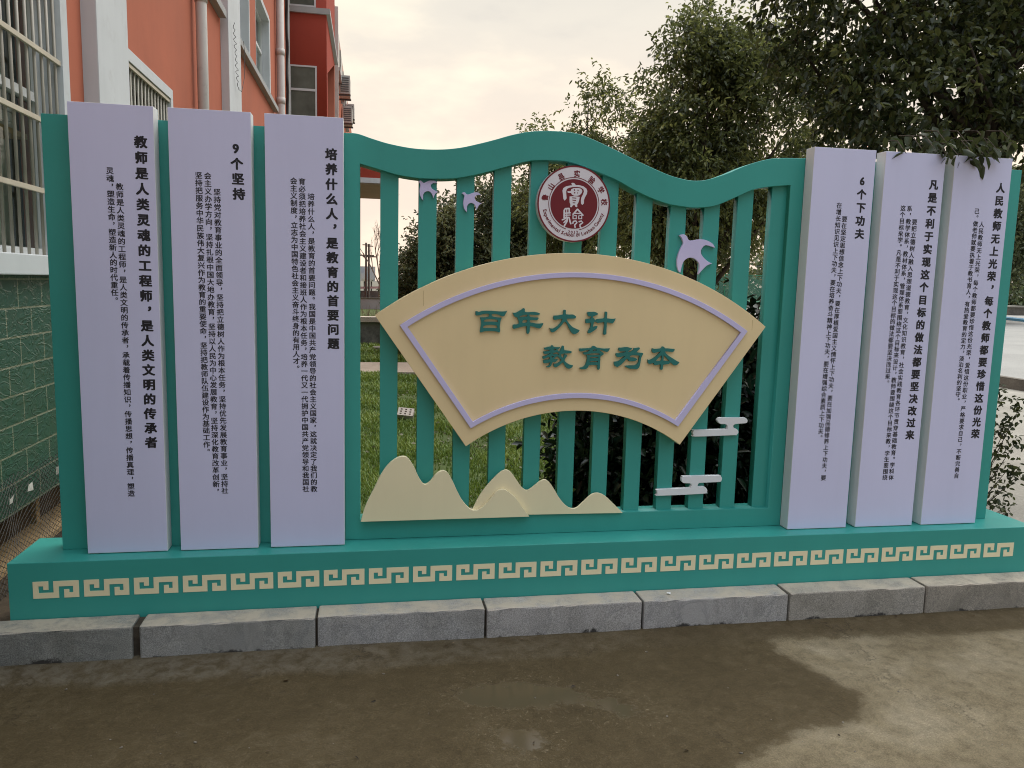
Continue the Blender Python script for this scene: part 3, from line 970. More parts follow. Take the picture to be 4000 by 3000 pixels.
ta = V1([(260, 1315), (400, 1228), (560, 1140), (760, 1057), (870, 1020), (1000, 980), (1100, 955), (1210, 938), (1350, 926),
         (1480, 924), (1600, 928), (1740, 940), (1850, 960), (1960, 985), (2070, 1025)], YF) + \
    V3([(0, 30), (100, 68), (215, 118), (310, 160), (400, 205), (500, 258), (580, 298), (636, 335)], YF)
ba = V2([(820, 858), (960, 780), (1065, 730), (1170, 690), (1280, 660), (1390, 641), (1480, 635), (1590, 640), (1690, 655),
         (1800, 685), (1900, 720), (2000, 765), (2095, 812), (2145, 845)], YF)
fan_loop = arc(fit_circle(ta), ta[0], ta[-1]) + arc(fit_circle(ba), ba[-1], ba[0])
fan = xz_prism("fan_plaque", [fan_loop], YF, 0.0295, CREAM, board, 0.0015)
YR = YF - 0.012
to = V1([(410, 1370), (620, 1262), (840, 1166), (1060, 1100), (1300, 1060), (1500, 1050), (1750, 1066), (2000, 1113)], YR) + \
    V3([(0, 116), (250, 225), (507, 385)], YR)
ti = V1([(458, 1380), (640, 1290), (840, 1200), (1060, 1132), (1300, 1092), (1500, 1082), (1750, 1097), (2000, 1146)], YR) + \
    V3([(0, 148), (250, 262), (466, 392)], YR)
bo = V2([(850, 745), (1100, 640), (1300, 580), (1480, 560), (1700, 575), (1900, 625)], YR) + V3([(77, 975)], YR)
bi = V2([(864, 706), (1100, 606), (1300, 548), (1480, 530), (1700, 545), (1900, 595)], YR) + V3([(62, 935)], YR)
outer = arc(fit_circle(to), to[0], to[-1]) + arc(fit_circle(bo), bo[-1], bo[0])
inner = arc(fit_circle(ti), ti[0], ti[-1]) + arc(fit_circle(bi), bi[-1], bi[0])
xz_prism("border", [outer, inner], YR, YF + 0.004, LAVTRIM, fan, 0.001)

for u, v0, v1 in ((1655, 1135, 1195), (2940, 1250, 1290)):
    a, b = at(u, v0, y=YF - 0.0004), at(u, v1, y=YF - 0.0004)
    box("sheet_joint", (a[0] - 0.0006, YF - 0.0005, min(a[2], b[2])), (a[0] + 0.0006, YF + 0.001, max(a[2], b[2])),
        paint("joint_line", (0.42, 0.30, 0.14), 0.7, 0.1, bmp=0), fan)
SA, SC = 420 / 2212, 300 / 2212
GA, GB, GC, GD = (1840, 1190, SA), (2240, 1190, SA), (2100, 1340, SC), (2370, 1340, SC)
CHARS = [
 (GA, [[(95,140),(130,135),(165,150),(240,128),(380,125),(500,133),(600,140),(700,138),(745,125),(725,165),(690,225),(665,240),(620,232),(560,205),(490,190),(430,195),(425,215),(440,240),(500,255),(580,265),(635,268),(610,330),(598,400),(592,460),(600,540),(585,575),(530,555),(450,545),(360,542),(280,550),(220,568),(195,575),(185,545),(195,480),(208,410),(208,340),(190,280),(185,262),(250,262),(320,258),(365,245),(378,215),(360,190),(310,188),(240,198),(170,218),(110,225),(95,200)],
       [(262,350),(275,315),(340,300),(430,297),(545,312),(555,345),(545,358),(480,352),(400,350),(320,352)],
       [(248,478),(258,440),(320,422),(420,415),(535,430),(545,470),(530,487),(450,480),(350,478),(280,484)]]),
 (GA, [[(860,165),(885,168),(920,165),(980,140),(1040,100),(1085,72),(1108,85),(1108,130),(1118,150),(1180,155),(1290,150),(1360,158),(1418,180),(1415,200),(1380,212),(1300,212),(1210,205),(1200,215),(1205,240),(1230,255),(1300,262),(1385,265),(1390,290),(1360,318),(1300,320),(1215,320),(1210,345),(1230,368),(1290,375),(1340,388),(1420,390),(1490,380),(1470,430),(1430,480),(1400,490),(1340,475),(1280,455),(1215,445),(1210,500),(1203,565),(1175,605),(1150,590),(1145,530),(1148,470),(1140,442),(1060,452),(960,480),(880,500),(860,480),(862,420),(890,408),(950,405),(985,385),(985,340),(960,300),(965,275),(945,262),(900,245),(875,205)],
       [(985,265),(1000,245),(1080,215),(1155,205),(1165,225),(1150,245),(1080,250)],
       [(1055,370),(1065,330),(1100,315),(1155,315),(1160,340),(1145,368),(1100,375)]]),
 (GA, [[(1905,115),(1935,103),(1955,120),(1948,170),(1958,200),(2040,205),(2107,206),(2165,245),(2150,280),(2100,288),(1980,290),(1968,300),(1985,340),(2030,400),(2090,460),(2150,490),(2210,515),(2237,522),(2215,560),(2170,595),(2130,605),(2090,595),(2055,555),(2000,450),(1960,370),(1930,355),(1905,365),(1860,430),(1790,500),(1720,555),(1670,570),(1640,550),(1630,500),(1618,480),(1650,490),(1700,490),(1760,455),(1810,410),(1860,350),(1878,300),(1860,290),(1800,300),(1730,315),(1700,300),(1695,250),(1710,225),(1780,222),(1860,212),(1900,200)]]),
 (GB, [[(285,165),(315,150),(380,152),(430,148),(480,165),(510,188),(490,210),(440,230),(405,240),(408,275),(435,290),(438,318),(460,325),(472,310),(490,298),(560,290),(620,282),(645,265),(650,220),(652,155),(672,143),(698,155),(697,200),(690,260),(695,282),(760,290),(830,295),(872,285),(850,330),(820,375),(800,388),(760,375),(700,368),(688,380),(685,450),(680,540),(678,595),(650,620),(615,612),(622,540),(635,460),(638,380),(625,362),(570,368),(490,380),(478,355),(435,352),(420,370),(408,420),(400,460),(440,450),(470,440),(497,445),(480,490),(430,530),(360,575),(310,590),(295,575),(310,530),(345,480),(360,420),(358,370),(320,375),(260,382),(250,350),(258,300),(300,292),(365,285),(372,240),(320,240),(295,210)]]),
 (GC, [[(195,130),(230,135),(320,108),(390,100),(405,70),(425,60),(448,75),(460,105),(560,120),(648,122),(630,155),(570,185),(575,205),(610,235),(640,240),(660,200),(690,130),(710,85),(740,78),(760,95),(762,150),(775,205),(840,215),(940,225),(992,252),(960,290),(880,298),(760,305),(680,322),(672,350),(690,390),(720,425),(745,420),(760,385),(755,345),(790,325),(855,345),(830,400),(790,460),(775,500),(800,535),(870,590),(950,630),(1025,645),(1000,690),(950,730),(890,740),(840,715),(790,650),(740,560),(715,565),(660,610),(590,670),(520,700),(480,685),(465,640),(475,590),(500,600),(560,590),(630,550),(680,500),(665,465),(620,430),(590,390),(575,385),(530,405),(480,440),(490,465),(540,470),(582,470),(560,510),(500,545),(435,555),(410,600),(380,660),(330,700),(270,700),(258,675),(310,660),(350,610),(370,555),(290,570),(200,588),(165,560),(170,500),(200,490),(280,480),(365,462),(340,410),(310,402),(240,435),(170,460),(150,430),(155,375),(210,375),(280,350),(340,320),(390,288),(300,305),(200,315),(175,290),(175,240),(230,240),(310,228),(385,200),(300,190),(215,190),(198,165)],
       [(462,195),(490,168),(535,165),(540,185),(510,205)],
       [(430,325),(470,285),(540,270),(590,275),(620,320),(600,345),(560,318),(500,318)],
       [(390,395),(420,378),(465,378),(450,405),(420,415)]]),
 (GC, [[(1210,155),(1250,160),(1350,155),(1480,148),(1560,135),(1580,95),(1610,85),(1660,95),(1710,130),(1800,145),(1900,160),(2085,155),(2060,205),(2020,250),(1980,255),(1900,225),(1800,195),(1785,205),(1840,245),(1890,285),(1912,318),(1880,345),(1830,370),(1810,410),(1805,500),(1798,620),(1795,720),(1765,770),(1730,760),(1722,700),(1728,650),(1710,635),(1600,632),(1490,640),(1470,665),(1450,700),(1400,745),(1330,755),(1250,750),(1205,720),(1250,710),(1310,690),(1370,640),(1400,570),(1425,480),(1430,400),(1410,355),(1480,345),(1600,340),(1700,345),(1760,340),(1805,325),(1790,305),(1690,295),(1560,300),(1440,325),(1350,335),(1315,310),(1330,270),(1400,262),(1470,235),(1500,205),(1470,195),(1380,215),(1280,240),(1230,245),(1210,215)],
       [(1580,240),(1595,200),(1650,185),(1700,190),(1708,215),(1680,220),(1620,218)],
       [(1500,440),(1520,415),(1640,402),(1745,402),(1755,435),(1640,435)],
       [(1490,555),(1510,530),(1620,518),(1735,522),(1740,555),(1620,550)]]),
 (GD, [[(345,160),(370,135),(440,135),(520,120),(620,122),(680,140),(740,150),(700,185),(640,225),(610,240),(640,255),(690,250),(760,205),(790,180),(785,150),(850,145),(940,130),(962,145),(940,185),(880,235),(860,265),(940,280),(1040,288),(1055,310),(1020,370),(990,440),(980,520),(965,600),(945,680),(910,730),(850,755),(760,745),(640,735),(600,705),(545,685),(530,665),(600,648),(720,645),(820,638),(880,600),(915,540),(930,450),(955,375),(900,358),(800,352),(720,355),(670,378),(665,410),(720,418),(800,420),(885,465),(850,500),(780,525),(650,522),(630,490),(600,450),(570,460),(500,540),(420,620),(340,675),(290,685),(240,660),(215,600),(220,540),(280,535),(360,510),(440,455),(510,400),(550,370),(450,390),(340,405),(285,390),(265,340),(280,290),(340,295),(450,280),(550,262),(560,245),(480,240),(390,235),(350,205)]]),
 (GD, [[(1310,175),(1330,155),(1380,170),(1480,165),(1575,150),(1600,108),(1630,100),(1660,115),(1672,155),(1760,155),(1850,165),(1962,175),(1945,225),(1900,255),(1800,250),(1690,240),(1690,260),(1720,310),(1800,375),(1900,440),(2010,510),(2055,535),(2100,545),(2070,590),(2020,635),(1970,645),(1920,625),(1850,560),(1835,560),(1790,600),(1700,618),(1640,625),(1622,650),(1618,720),(1605,765),(1565,775),(1542,755),(1555,690),(1560,630),(1540,615),(1470,630),(1400,640),(1370,620),(1360,570),(1310,585),(1240,600),(1200,580),(1185,520),(1190,475),(1230,490),(1290,470),(1360,430),(1450,360),(1530,280),(1570,240),(1500,255),(1370,285),(1320,265),(1310,225)],
       [(1400,525),(1440,480),(1520,400),(1580,350),(1590,400),(1580,480),(1565,510),(1480,520)],
       [(1635,505),(1640,430),(1642,345),(1700,400),(1790,500),(1825,525),(1760,520)]]),
]
for (ox, oy, s), loops in CHARS:
    xz_prism("character", [smooth_loop(trace(l, ox, oy, s, YF - 0.012), 3, 55) for l in loops], YF - 0.012, YF - 0.0004, GLYPH, fan)

# ---- round emblem
YE = -0.018
SE = 310 / 1607


def E_(l, y=YE): return trace(l, 2090, 640, SE, y)


ex = E_([(45, 812), (1520, 812), (783, 36), (783, 1580)])
ec = ((ex[0][0] + ex[1][0]) / 2, (ex[2][1] + ex[3][1]) / 2)
er = ((ex[1][0] - ex[0][0]) + (ex[2][1] - ex[3][1])) / 4


def circ(r, n=96, a0=0.0, a1=2 * math.pi):
    return [(ec[0] + r * math.cos(a0 + (a1 - a0) * i / n), ec[1] + r * math.sin(a0 + (a1 - a0) * i / n)) for i in range(n)]


emblem = xz_prism("emblem", [circ(er, 128)], YE, 0.0297, EMWHITE, board, 0.001)
xz_prism("rim", [circ(er * 1.001, 128), circ(er * 0.962, 128)], YE - 0.001, YE + 0.003, MAROON, emblem)
xz_prism("disc", [circ(er * 0.648, 128)], YE - 0.001, YE + 0.003, MAROON, emblem)
g = 0.24
xz_prism("ring_line", [circ(er * 0.700, 120, -math.pi / 2 + g, 1.5 * math.pi - g) + circ(er * 0.683, 120, -math.pi / 2 + g, 1.5 * math.pi - g)[::-1]],
         YE - 0.001, YE + 0.003, MAROON, emblem)
items = []
for ch, px, py in (("鲁", 200, 680), ("山", 325, 460), ("县", 530, 260), ("实", 850, 200), ("验", 1150, 330), ("学", 1335, 530), ("校", 1400, 775)):
    (x, z), = E_([(px, py)])
    items.append((ch, x, z, 0.030, 0.033, math.atan2(z - ec[1], x - ec[0]) - math.pi / 2 + 0.06, 0.035))
en = "Experimental School of Lushan County"
(p0,), (p1,) = E_([(200, 945)]), E_([(1372, 1032)])
a0 = math.atan2(p0[1] - ec[1], p0[0] - ec[0]) % (2 * math.pi)
a1 = math.atan2(p1[1] - ec[1], p1[0] - ec[0]) % (2 * math.pi)
wd = [0.33 if c in 'il ' else 0.42 if c in 'tfr' else 0.86 if c in 'm' else 0.62 for c in en]
cum = np.cumsum(wd) - np.array(wd) / 2
for c, k in zip(en, (cum - cum[0]) / (cum[-1] - cum[0])):
    a = a0 + (a1 - a0) * k
    if c != ' ':
        items.append((c, ec[0] + er * 0.815 * math.cos(a), ec[1] + er * 0.815 * math.sin(a), 0.0225, 0.0225, a + math.pi / 2, 0.03))
for c, k in zip("2012", range(4)):
    a = -math.pi / 2 + (k - 1.5) * 0.1 + 0.0
    items.append((c, ec[0] + er * 0.745 * math.cos(a), ec[1] + er * 0.745 * math.sin(a), 0.0185, 0.0185, a + math.pi / 2, 0.03))
text_mesh("ring_lettering", items, YE - 0.0006, MAROON, emblem)


def stroke(pts, w):
    """outline of a round-ended brush line in zoomed-view pixels"""
    P = [np.array(p, float) for p in pts]
    L, R_ = [], []
    for i, p in enumerate(P):
        d = P[min(i + 1, len(P) - 1)] - P[max(i - 1, 0)]
        d /= np.linalg.norm(d); nrm = np.array([-d[1], d[0]]) * w / 2
        L.append(p + nrm); R_.append(p - nrm)
    d0 = (P[0] - P[1]) / np.linalg.norm(P[0] - P[1]) * w / 2
    d1 = (P[-1] - P[-2]) / np.linalg.norm(P[-1] - P[-2]) * w / 2
    return [tuple(q) for q in L + [P[-1] + d1] + R_[::-1] + [P[0] + d0]]


roof = [(735,390),(770,382),(805,400),(825,430),(900,432),(980,455),(1040,500),(1060,550),(1050,610),(1010,680),(990,740),(990,800),(955,835),(930,800),(928,740),(940,680),(970,620),(990,560),(980,515),(930,480),(850,465),(760,470),(690,485),(645,510),(630,560),(635,640),(640,700),(600,748),(575,710),(565,620),(555,540),(575,490),(630,455),(700,440),(750,435)]
guan = [(650,570),(665,555),(720,555),(735,515),(780,492),(880,488),(935,505),(958,550),(945,590),(910,630),(860,648),(790,645),(745,620),(730,588),(680,588)]
bei = [(700,660),(800,655),(905,668),(895,730),(875,790),(850,830),(860,860),(835,878),(810,860),(805,835),(785,830),(765,845),(740,880),(710,870),(718,830),(700,780),(698,720)]
holes = [[(785,518),(808,513),(812,542),(788,547)],[(858,523),(884,528),(884,547),(860,542)],[(788,573),(817,573),(814,600),(790,600)],[(860,570),(872,570),(866,605),(855,600)]]
bh = [[(750,678),(840,685),(835,705),(755,698)],[(752,725),(832,733),(828,752),(760,745)],[(762,778),(815,782),(815,800),(765,797)]]
yc = YE - 0.0014
xz_prism("seal_character", [E_(roof, yc), E_(guan, yc), E_(bei, yc)] + [E_(h, yc) for h in holes + bh], yc, YE - 0.0011, EMWHITE, emblem)
strokes = [([(690,905),(612,908),(592,940),(590,1095)],34),([(692,905),(692,1000)],28),([(600,1000),(715,992)],28),([(600,1042),(715,1036)],22),
           ([(595,1085),(690,1085),(705,1150),(725,1215)],32),([(662,1090),(648,1160),(588,1265)],32),([(550,1135),(645,1092)],28),([(582,1192),(640,1130)],26),
           ([(642,912),(642,1080)],20),([(860,918),(768,1025)],32),([(860,918),(970,1042)],32),([(805,1003),(915,1003)],24),
           ([(770,1042),(770,1112),(835,1112),(835,1048),(772,1046)],26),([(885,1042),(885,1112),(945,1112),(945,1048),(887,1046)],26),
           ([(765,1205),(778,1163),(828,1155),(848,1190),(802,1238),(812,1288)],30),([(890,1172),(938,1158),(968,1190),(910,1232),(912,1268),(936,1306)],30)]
bm = bmesh.new()
for k, (pts, w) in enumerate(strokes):
    yk = yc - 0.00004 * k
    f = bm.faces.new([bm.verts.new((x, yk, z)) for x, z in E_(stroke(pts, w), yk)])
    r = bmesh.ops.extrude_face_region(bm, geom=[f])
    for v in r["geom"]:
        if isinstance(v, bmesh.types.BMVert): v.co.y = YE - 0.0005
bmesh.ops.recalc_face_normals(bm, faces=bm.faces)
from_bm("seal_character", bm, EMWHITE, emblem)

# ---- cut-out birds, clouds and mountains
SD1, SD3, SCL = 320 / 2212, 240 / 1810, 460 / 2120
dove1 = [(235,198),(265,178),(310,178),(345,210),(385,238),(430,220),(520,180),(600,175),(690,185),(755,245),(690,238),(630,248),(585,280),(578,340),(610,395),(680,440),(740,470),(785,480),(720,510),(680,560),(640,660),(625,590),(590,520),(540,470),(480,462),(410,490),(375,540),(365,620),(368,715),(320,650),(285,570),(270,480),(275,380),(290,320),(285,260)]
dove2 = [(1410,515),(1450,492),(1500,500),(1545,545),(1600,548),(1680,515),(1760,495),(1860,505),(1930,565),(1860,560),(1790,580),(1758,640),(1780,700),(1850,755),(1955,795),(1890,830),(1840,900),(1810,980),(1790,890),(1750,820),(1700,785),(1640,780),(1580,820),(1552,880),(1550,950),(1545,1030),(1490,960),(1460,880),(1450,770),(1465,670),(1480,590),(1450,545)]
dove3 = [(410,295),(460,275),(520,265),(580,285),(630,330),(660,400),(700,440),(760,448),(880,430),(1000,412),(1120,420),(1250,460),(1370,530),(1430,600),(1455,665),(1380,635),(1280,600),(1180,590),(1110,630),(1050,720),(1040,800),(1070,880),(1150,980),(1240,1060),(1310,1100),(1380,1130),(1300,1150),(1200,1200),(1080,1320),(960,1455),(985,1340),(1000,1220),(990,1130),(940,1050),(850,980),(760,950),(680,960),(600,1000),(540,1060),(500,1140),(470,1240),(440,1390),(400,1370),(360,1270),(340,1130),(345,1000),(380,850),(430,720),(490,600),(520,540),(505,440),(460,350)]
YD = 0.014
for lp, (ox, oy, s), lb in ((dove1, (1600, 680, SD1), "small lavender bird cutout touching the arch"),
                            (dove2, (1600, 680, SD1), "small lavender bird cutout on the third slat"),
                            (dove3, (2600, 880, SD3), "large lavender bird cutout right of the emblem")):
    o = xz_prism("bird_cutout", [smooth_loop(trace(lp, ox, oy, s, YD), 4, 70)], YD, 0.0298, LAVTRIM, board, 0.0008)
    o["label"] = lb
cloud1 = [(1395,198),(1418,160),(1470,148),(1860,148),(1915,162),(1938,195),(1930,230),(1890,248),(1750,258),(1700,270),(1680,300),(1700,335),(1740,350),(1770,385),(1772,420),(1740,455),(1690,462),(1000,487),(965,460),(950,420),(965,385),(1000,370),(1520,352),(1570,335),(1580,300),(1560,270),(1530,262),(1460,260),(1420,240)]
cloud2 = [(750,1250),(770,1215),(820,1200),(1400,1188),(1455,1200),(1478,1240),(1465,1285),(1420,1305),(1100,1320),(1055,1335),(1040,1365),(1055,1390),(1130,1385),(1180,1400),(1212,1450),(1200,1490),(1150,1515),(350,1553),(315,1525),(310,1470),(340,1440),(860,1412),(910,1400),(930,1365),(915,1335),(870,1328),(790,1325),(755,1295)]
for lp in (cloud1, cloud2):
    xz_prism("cloud_cutout", [smooth_loop(trace(lp, 2500, 1600, SCL, 0.008), 4, 75)], 0.008, 0.0298, WHITE, board, 0.0012)
m1 = [(172,1325),(205,1220),(260,1110),(300,1030),(345,970),(395,932),(440,922),(470,940),(500,985),(525,1040),(548,1080),(570,1095),(600,1078),(640,1030),(680,1010),(710,1025),(740,1075),(770,1140),(800,1195),(840,1240),(875,1255),(910,1245),(960,1200),(1010,1140),(1050,1125),(1085,1140),(1130,1180),(1170,1235),(1213,1293)]
m2 = [(830,1288),(860,1250),(900,1175),(950,1105),(1000,1050),(1040,1015),(1075,1005),(1105,1025),(1140,1075),(1170,1115),(1200,1130),(1235,1110),(1275,1078),(1310,1065),(1340,1085),(1370,1130),(1400,1180),(1440,1225),(1475,1243),(1510,1235),(1560,1190),(1600,1155),(1640,1148),(1680,1165),(1730,1210),(1790,1270)]
o = xz_prism("mountain_cutout", [smooth_loop(V2(m2, -0.014), 5, 80)], -0.014, -0.0004, PALECREAM, board, 0.0008)
o["label"] = "cream mountain cutout set behind the taller one"
o = xz_prism("mountain_cutout", [smooth_loop(V2(m1, -0.036), 5, 80)], -0.036, -0.0146, PALECREAM, board, 0.0008)
o["label"] = "tall cream mountain cutout in front at the left"

# ------------------------------------------------------------------ school building
BX = -2.8
bld = empty("school_building", (BX, 1.0, 0), "salmon red school building with white pilasters, grilled windows and green tiled base", "building")
holes = []


def hole(y0, y1, z0, z1): holes.append([(y0, z0), (y1, z0), (y1, z1), (y0, z1)])


WINS = [(-1.3, 1.60, 1.705, 3.30, 'g'), (2.66, 4.20, 1.705, 3.215, 'g'), (3.3, 6.3, 4.80, 6.30, ''), (7.85, 9.10, 4.80, 6.20, ''), (9.90, 11.52, 4.80, 6.14, '')]
for w in WINS: hole(*w[:4])
yz_prism("wall", [[(-2.5, 1.6), (15.16, 1.6), (15.16, 9.2), (-2.5, 9.2)]] + holes, BX - 0.24, BX, REDW, bld)
yz_prism("tile_cladding", [[(-2.5, 0.385), (15.1, 0.385), (15.1, 1.6), (-2.5, 1.6)]], BX - 0.24, BX + 0.012, TILE, bld)
box("basement_wall", (BX - 0.5, -2.5, -0.1), (BX - 0.22, 15.1, 0.386), BROWNW, bld)
box("ledge", (BX - 0.22, -2.5, 0.03), (BX - 0.03, 15.1, 0.10), TANW, bld)
yb_ = at(137, 2015, x=BX - 0.21)[1]
box("batten", (BX - 0.222, yb_ - 0.03, 0.0), (BX - 0.19, yb_ + 0.02, 0.386), TANW, bld)
box("interior_wall", (BX - 2.6, -2.5, 0.4), (BX - 2.4, 15.1, 9.0), DARKIN, bld)
box("interior_floor", (BX - 2.4, -2.5, 4.4), (BX - 0.25, 15.1, 4.6), DARKIN, bld)
box("roof_slab", (BX - 3.0, -2.5, 9.2), (BX + 0.5, 15.16, 9.4), WPAINT, bld)
bm = bmesh.new()
bm_box(bm, (BX - 0.2, -2.45, 1.602), (BX + 0.07, 1.62, 1.710), 0.006)
from_bm("window_sill", bm, WPAINT, bld)
box("window_sill", (BX - 0.2, 2.5, 4.715), (BX + 0.085, 6.77, 4.804), GREYSILL, bld, 0.005)
box("window_sill", (BX - 0.2, 7.75, 4.715), (BX + 0.085, 12.20, 4.804), GREYSILL, bld, 0.005)
# white casings
for y0, y1, z0, z1 in ((1.595, 1.70, 1.712, 3.42), (2.645, 4.27, 3.211, 3.30), (4.195, 4.27, 1.61, 3.2105), (9.094, 9.16, 4.806, 6.3),
                       (11.514, 11.62, 4.806, 6.2), (9.905, 11.513, 6.134, 6.22)):
    box("casing", (BX - 0.16, y0, z0), (BX + 0.016, y1, z1), WPAINT, bld, 0.003)
for y0, y1 in ((1.98, 2.64), (6.82, 7.74), (12.85, 13.25)):
    box("pilaster", (BX - 0.02, y0, 1.602), (BX + 0.095, y1, 9.19), WPAINT, bld, 0.006)
box("pilaster", (BX - 0.02, 14.45, 1.602), (BX + 0.06, 14.75, 9.19), GREYSILL, bld, 0.006)
for y0, y1, z0, z1, kind in WINS:
    x = BX - 0.17
    fr = empty_frame = None
    bm = bmesh.new()
    t = 0.05
    bm_box(bm, (x, y0, z0), (x + 0.06, y1, z0 + t)); bm_box(bm, (x, y0, z1 - t), (x + 0.06, y1, z1))
    zm = z0 + (z1 - z0) * 0.56
    nmul = max(2, int(round((y1 - y0) / 0.8)))
    for k in range(nmul + 1):
        yy = y0 + (y1 - y0 - t) * k / nmul
        bm_box(bm, (x + 0.002, yy, z0 + t), (x + 0.058, yy + t, z1 - t))
    for k in range(nmul):
        ya = y0 + (y1 - y0 - t) * k / nmul + t; yb2 = y0 + (y1 - y0 - t) * (k + 1) / nmul
        bm_box(bm, (x + 0.004, ya, zm), (x + 0.056, yb2, zm + t))
    fr = from_bm("window", bm, FRAMEW, bld)
    bm = bmesh.new()
    bm.faces.new([bm.verts.new(v) for v in ((x + 0.025, y0 + 0.01, z0 + 0.01), (x + 0.025, y1 - 0.01, z0 + 0.01), (x + 0.025, y1 - 0.01, z1 - 0.01), (x + 0.025, y0 + 0.01, z1 - 0.01))])
    from_bm("pane", bm, GLASS, fr)
    if kind != 'g':                                       # plastered jambs of the reveal
        bm = bmesh.new()
        bm_box(bm, (x + 0.062, y1 - 0.012, z0), (BX + 0.004, y1 + 0.004, z1))
        from_bm("reveal", bm, WPAINT, fr)
        bm = bmesh.new(); bm_box(bm, (x + 0.062, y0 - 0.004, z0), (BX + 0.004, y0 + 0.012, z1))
        from_bm("reveal", bm, WPAINT, fr)
    # curtain hanging just inside
    n = 160
    V, Fc = [], []
    for k in range(n + 1):
        yy = y0 + (y1 - y0) * k / n
        gap = math.sin(yy * 5.1 + z0) > 0.985
        xx = x - (0.15 if kind == 'g' else 0.06) + 0.018 * math.sin(yy * 60) + 0.012 * math.sin(yy * 23)
        V += [(xx, yy, z0 - 0.02), (xx, yy, z1)]
        if k and not gap:
            i = 2 * k
            Fc.append((i - 2, i, i + 1, i - 1))
    me = bpy.data.meshes.new("curtain"); me.from_pydata(V, [], Fc)
    link("curtain", me, CURTAIN, fr, True)
    if kind == 'g':
        gr = empty("security_grille")
        gr.parent = bld; gr.matrix_parent_inverse = Matrix.Translation(-Vector(bld.location))
        bm = bmesh.new()
        k0, k1 = y0 + 0.02, y1 - 0.005
        yy = k0
        while yy < k1:
            bm_tube(bm, [(BX - 0.02, yy, z0 + 0.01), (BX - 0.02, yy, z1 - 0.01)], 0.0092, 8)
            yy += 0.0985
        ob = from_bm("bar", bm, STEEL, None, True)
        ob["kind"] = "stuff"
        ob.parent = gr
        for zr in ((2.07, 2.46, 2.84) if y0 < 0 else (2.07, 2.46, 2.84, 3.19)):
            ob = box("rail", (BX - 0.012, k0 - 0.03, zr - 0.014), (BX + 0.006, k1, zr + 0.014), RAIL, None, 0.002)
            ob.parent = gr
bpy.data.objects["security_grille"].name = "security_grille"

# rainwater pipes
for y, r_, zz in ((5.25, 0.056, [2.0, 4.4, 7.2]), (12.57, 0.075, [4.95, 5.85, 6.9])):
    bm = bmesh.new()
    bm_tube(bm, [(BX + 0.09, y, 0.5), (BX + 0.09, y, 3.9), (BX + 0.09, y, 9.19)], r_, 16)
    pp = from_bm("downpipe", bm, PIPEM, bld, True)
    for z in zz:
        bm = bmesh.new()
        bm_tube(bm, [(BX + 0.09, y, z), (BX + 0.09, y, z + 0.12)], r_ + 0.008, 16)
        from_bm("pipe_collar", bm, PIPEM, pp, True)
bm = bmesh.new()
cp = [(BX + 0.03 + 0.012 * math.sin(z * 7), 14.42 + 0.03 * math.sin(z * 3.1), z) for z in np.linspace(3.5, 9, 40)]
bm_tube(bm, cp, 0.028, 6)
from_bm("cable_bundle", bm, CABLE, bld)

# projecting bay, deep red, with two storeys of glazing
BY, BXR = 15.163, -1.981
bay = yz_prism("bay", [[(BY, 4.4), (BY, 9.2), (19.3, 9.2), (19.3, 7.47), (18.05, 7.1), (15.5, 6.3), (15.5, 4.4)]], BX - 0.2, BXR, REDD, bld)
xz = [[(BX, 7.585), (BXR + 0.08, 7.585), (BXR + 0.08, 7.465), (BX, 7.465)]]
xz_prism("bay_slab", xz, BY - 0.06, 19.3, GREYSILL, bay)
for x0, x1, z0, z1, zm in ((-2.80, -2.20, 4.9, 6.35, 5.80), (-2.80, -2.21, 7.60, 8.9, 8.3)):
    w = empty("bay_window"); w.parent = bay
    bm = bmesh.new()
    t = 0.035
    bm_box(bm, (x0, BY - 0.03, z0), (x0 + t, BY + 0.02, z1)); bm_box(bm, (x1 - t, BY - 0.03, z0), (x1, BY + 0.02, z1))
    bm_box(bm, (x0 + t, BY - 0.028, z1 - t), (x1 - t, BY + 0.02, z1)); bm_box(bm, (x0 + t, BY - 0.028, zm), (x1 - t, BY + 0.02, zm + 0.05))
    bm_box(bm, (x0 + t, BY - 0.028, z0), (x1 - t, BY + 0.02, z0 + t))
    ob = from_bm("window_frame", bm, FRAMEW, None); ob.parent = w
    ob = box("pane", (x0 + t, BY - 0.012, z0 + t), (x1 - t, BY - 0.006, z1 - t),
             paint("dusty_glass", (0.11, 0.12, 0.095), 0.2, 0.25, 3, 0), None); ob.parent = w
    ob = box("blind", (x0 + 0.28, BY - 0.0055, z0 + t), (x1 - t - 0.01, BY - 0.003, zm - 0.2), paint("pink_blind", (0.50, 0.40, 0.33), 0.8, 0.2, 5, 0), None); ob.parent = w
# wing beyond the bay
yz_prism("far_wall", [[(19.3, 0), (19.3, 9.2), (44, 9.2), (44, 0)]], BX - 0.6, BXR - 0.02, REDW, bld)
for k, y in enumerate((20.4, 23.0, 25.6, 28.2)):
    box("far_sill", (BXR - 0.03, y, 4.7), (BXR + 0.10, y + 1.8, 4.8), GREYSILL, bld)
    box("far_sill", (BXR - 0.03, y, 7.6), (BXR + 0.10, y + 1.8, 7.7), GREYSILL, bld)
    box("far_window", (BXR - 0.03, y + 0.1, 4.8), (BXR + 0.02, y + 1.7, 6.3), paint("far_glass", (0.16, 0.18, 0.17), 0.2, 0.2, 2, 0), bld)
    box("far_window", (BXR - 0.03, y + 0.1, 7.7), (BXR + 0.02, y + 1.7, 8.9), paint("far_glass", (0.16, 0.18, 0.17), 0.2, 0.2, 2, 0), bld)
box("far_pipe", (BXR - 0.02, 19.6, 0.2), (BXR + 0.08, 19.72, 9.1), PIPEM, bld)

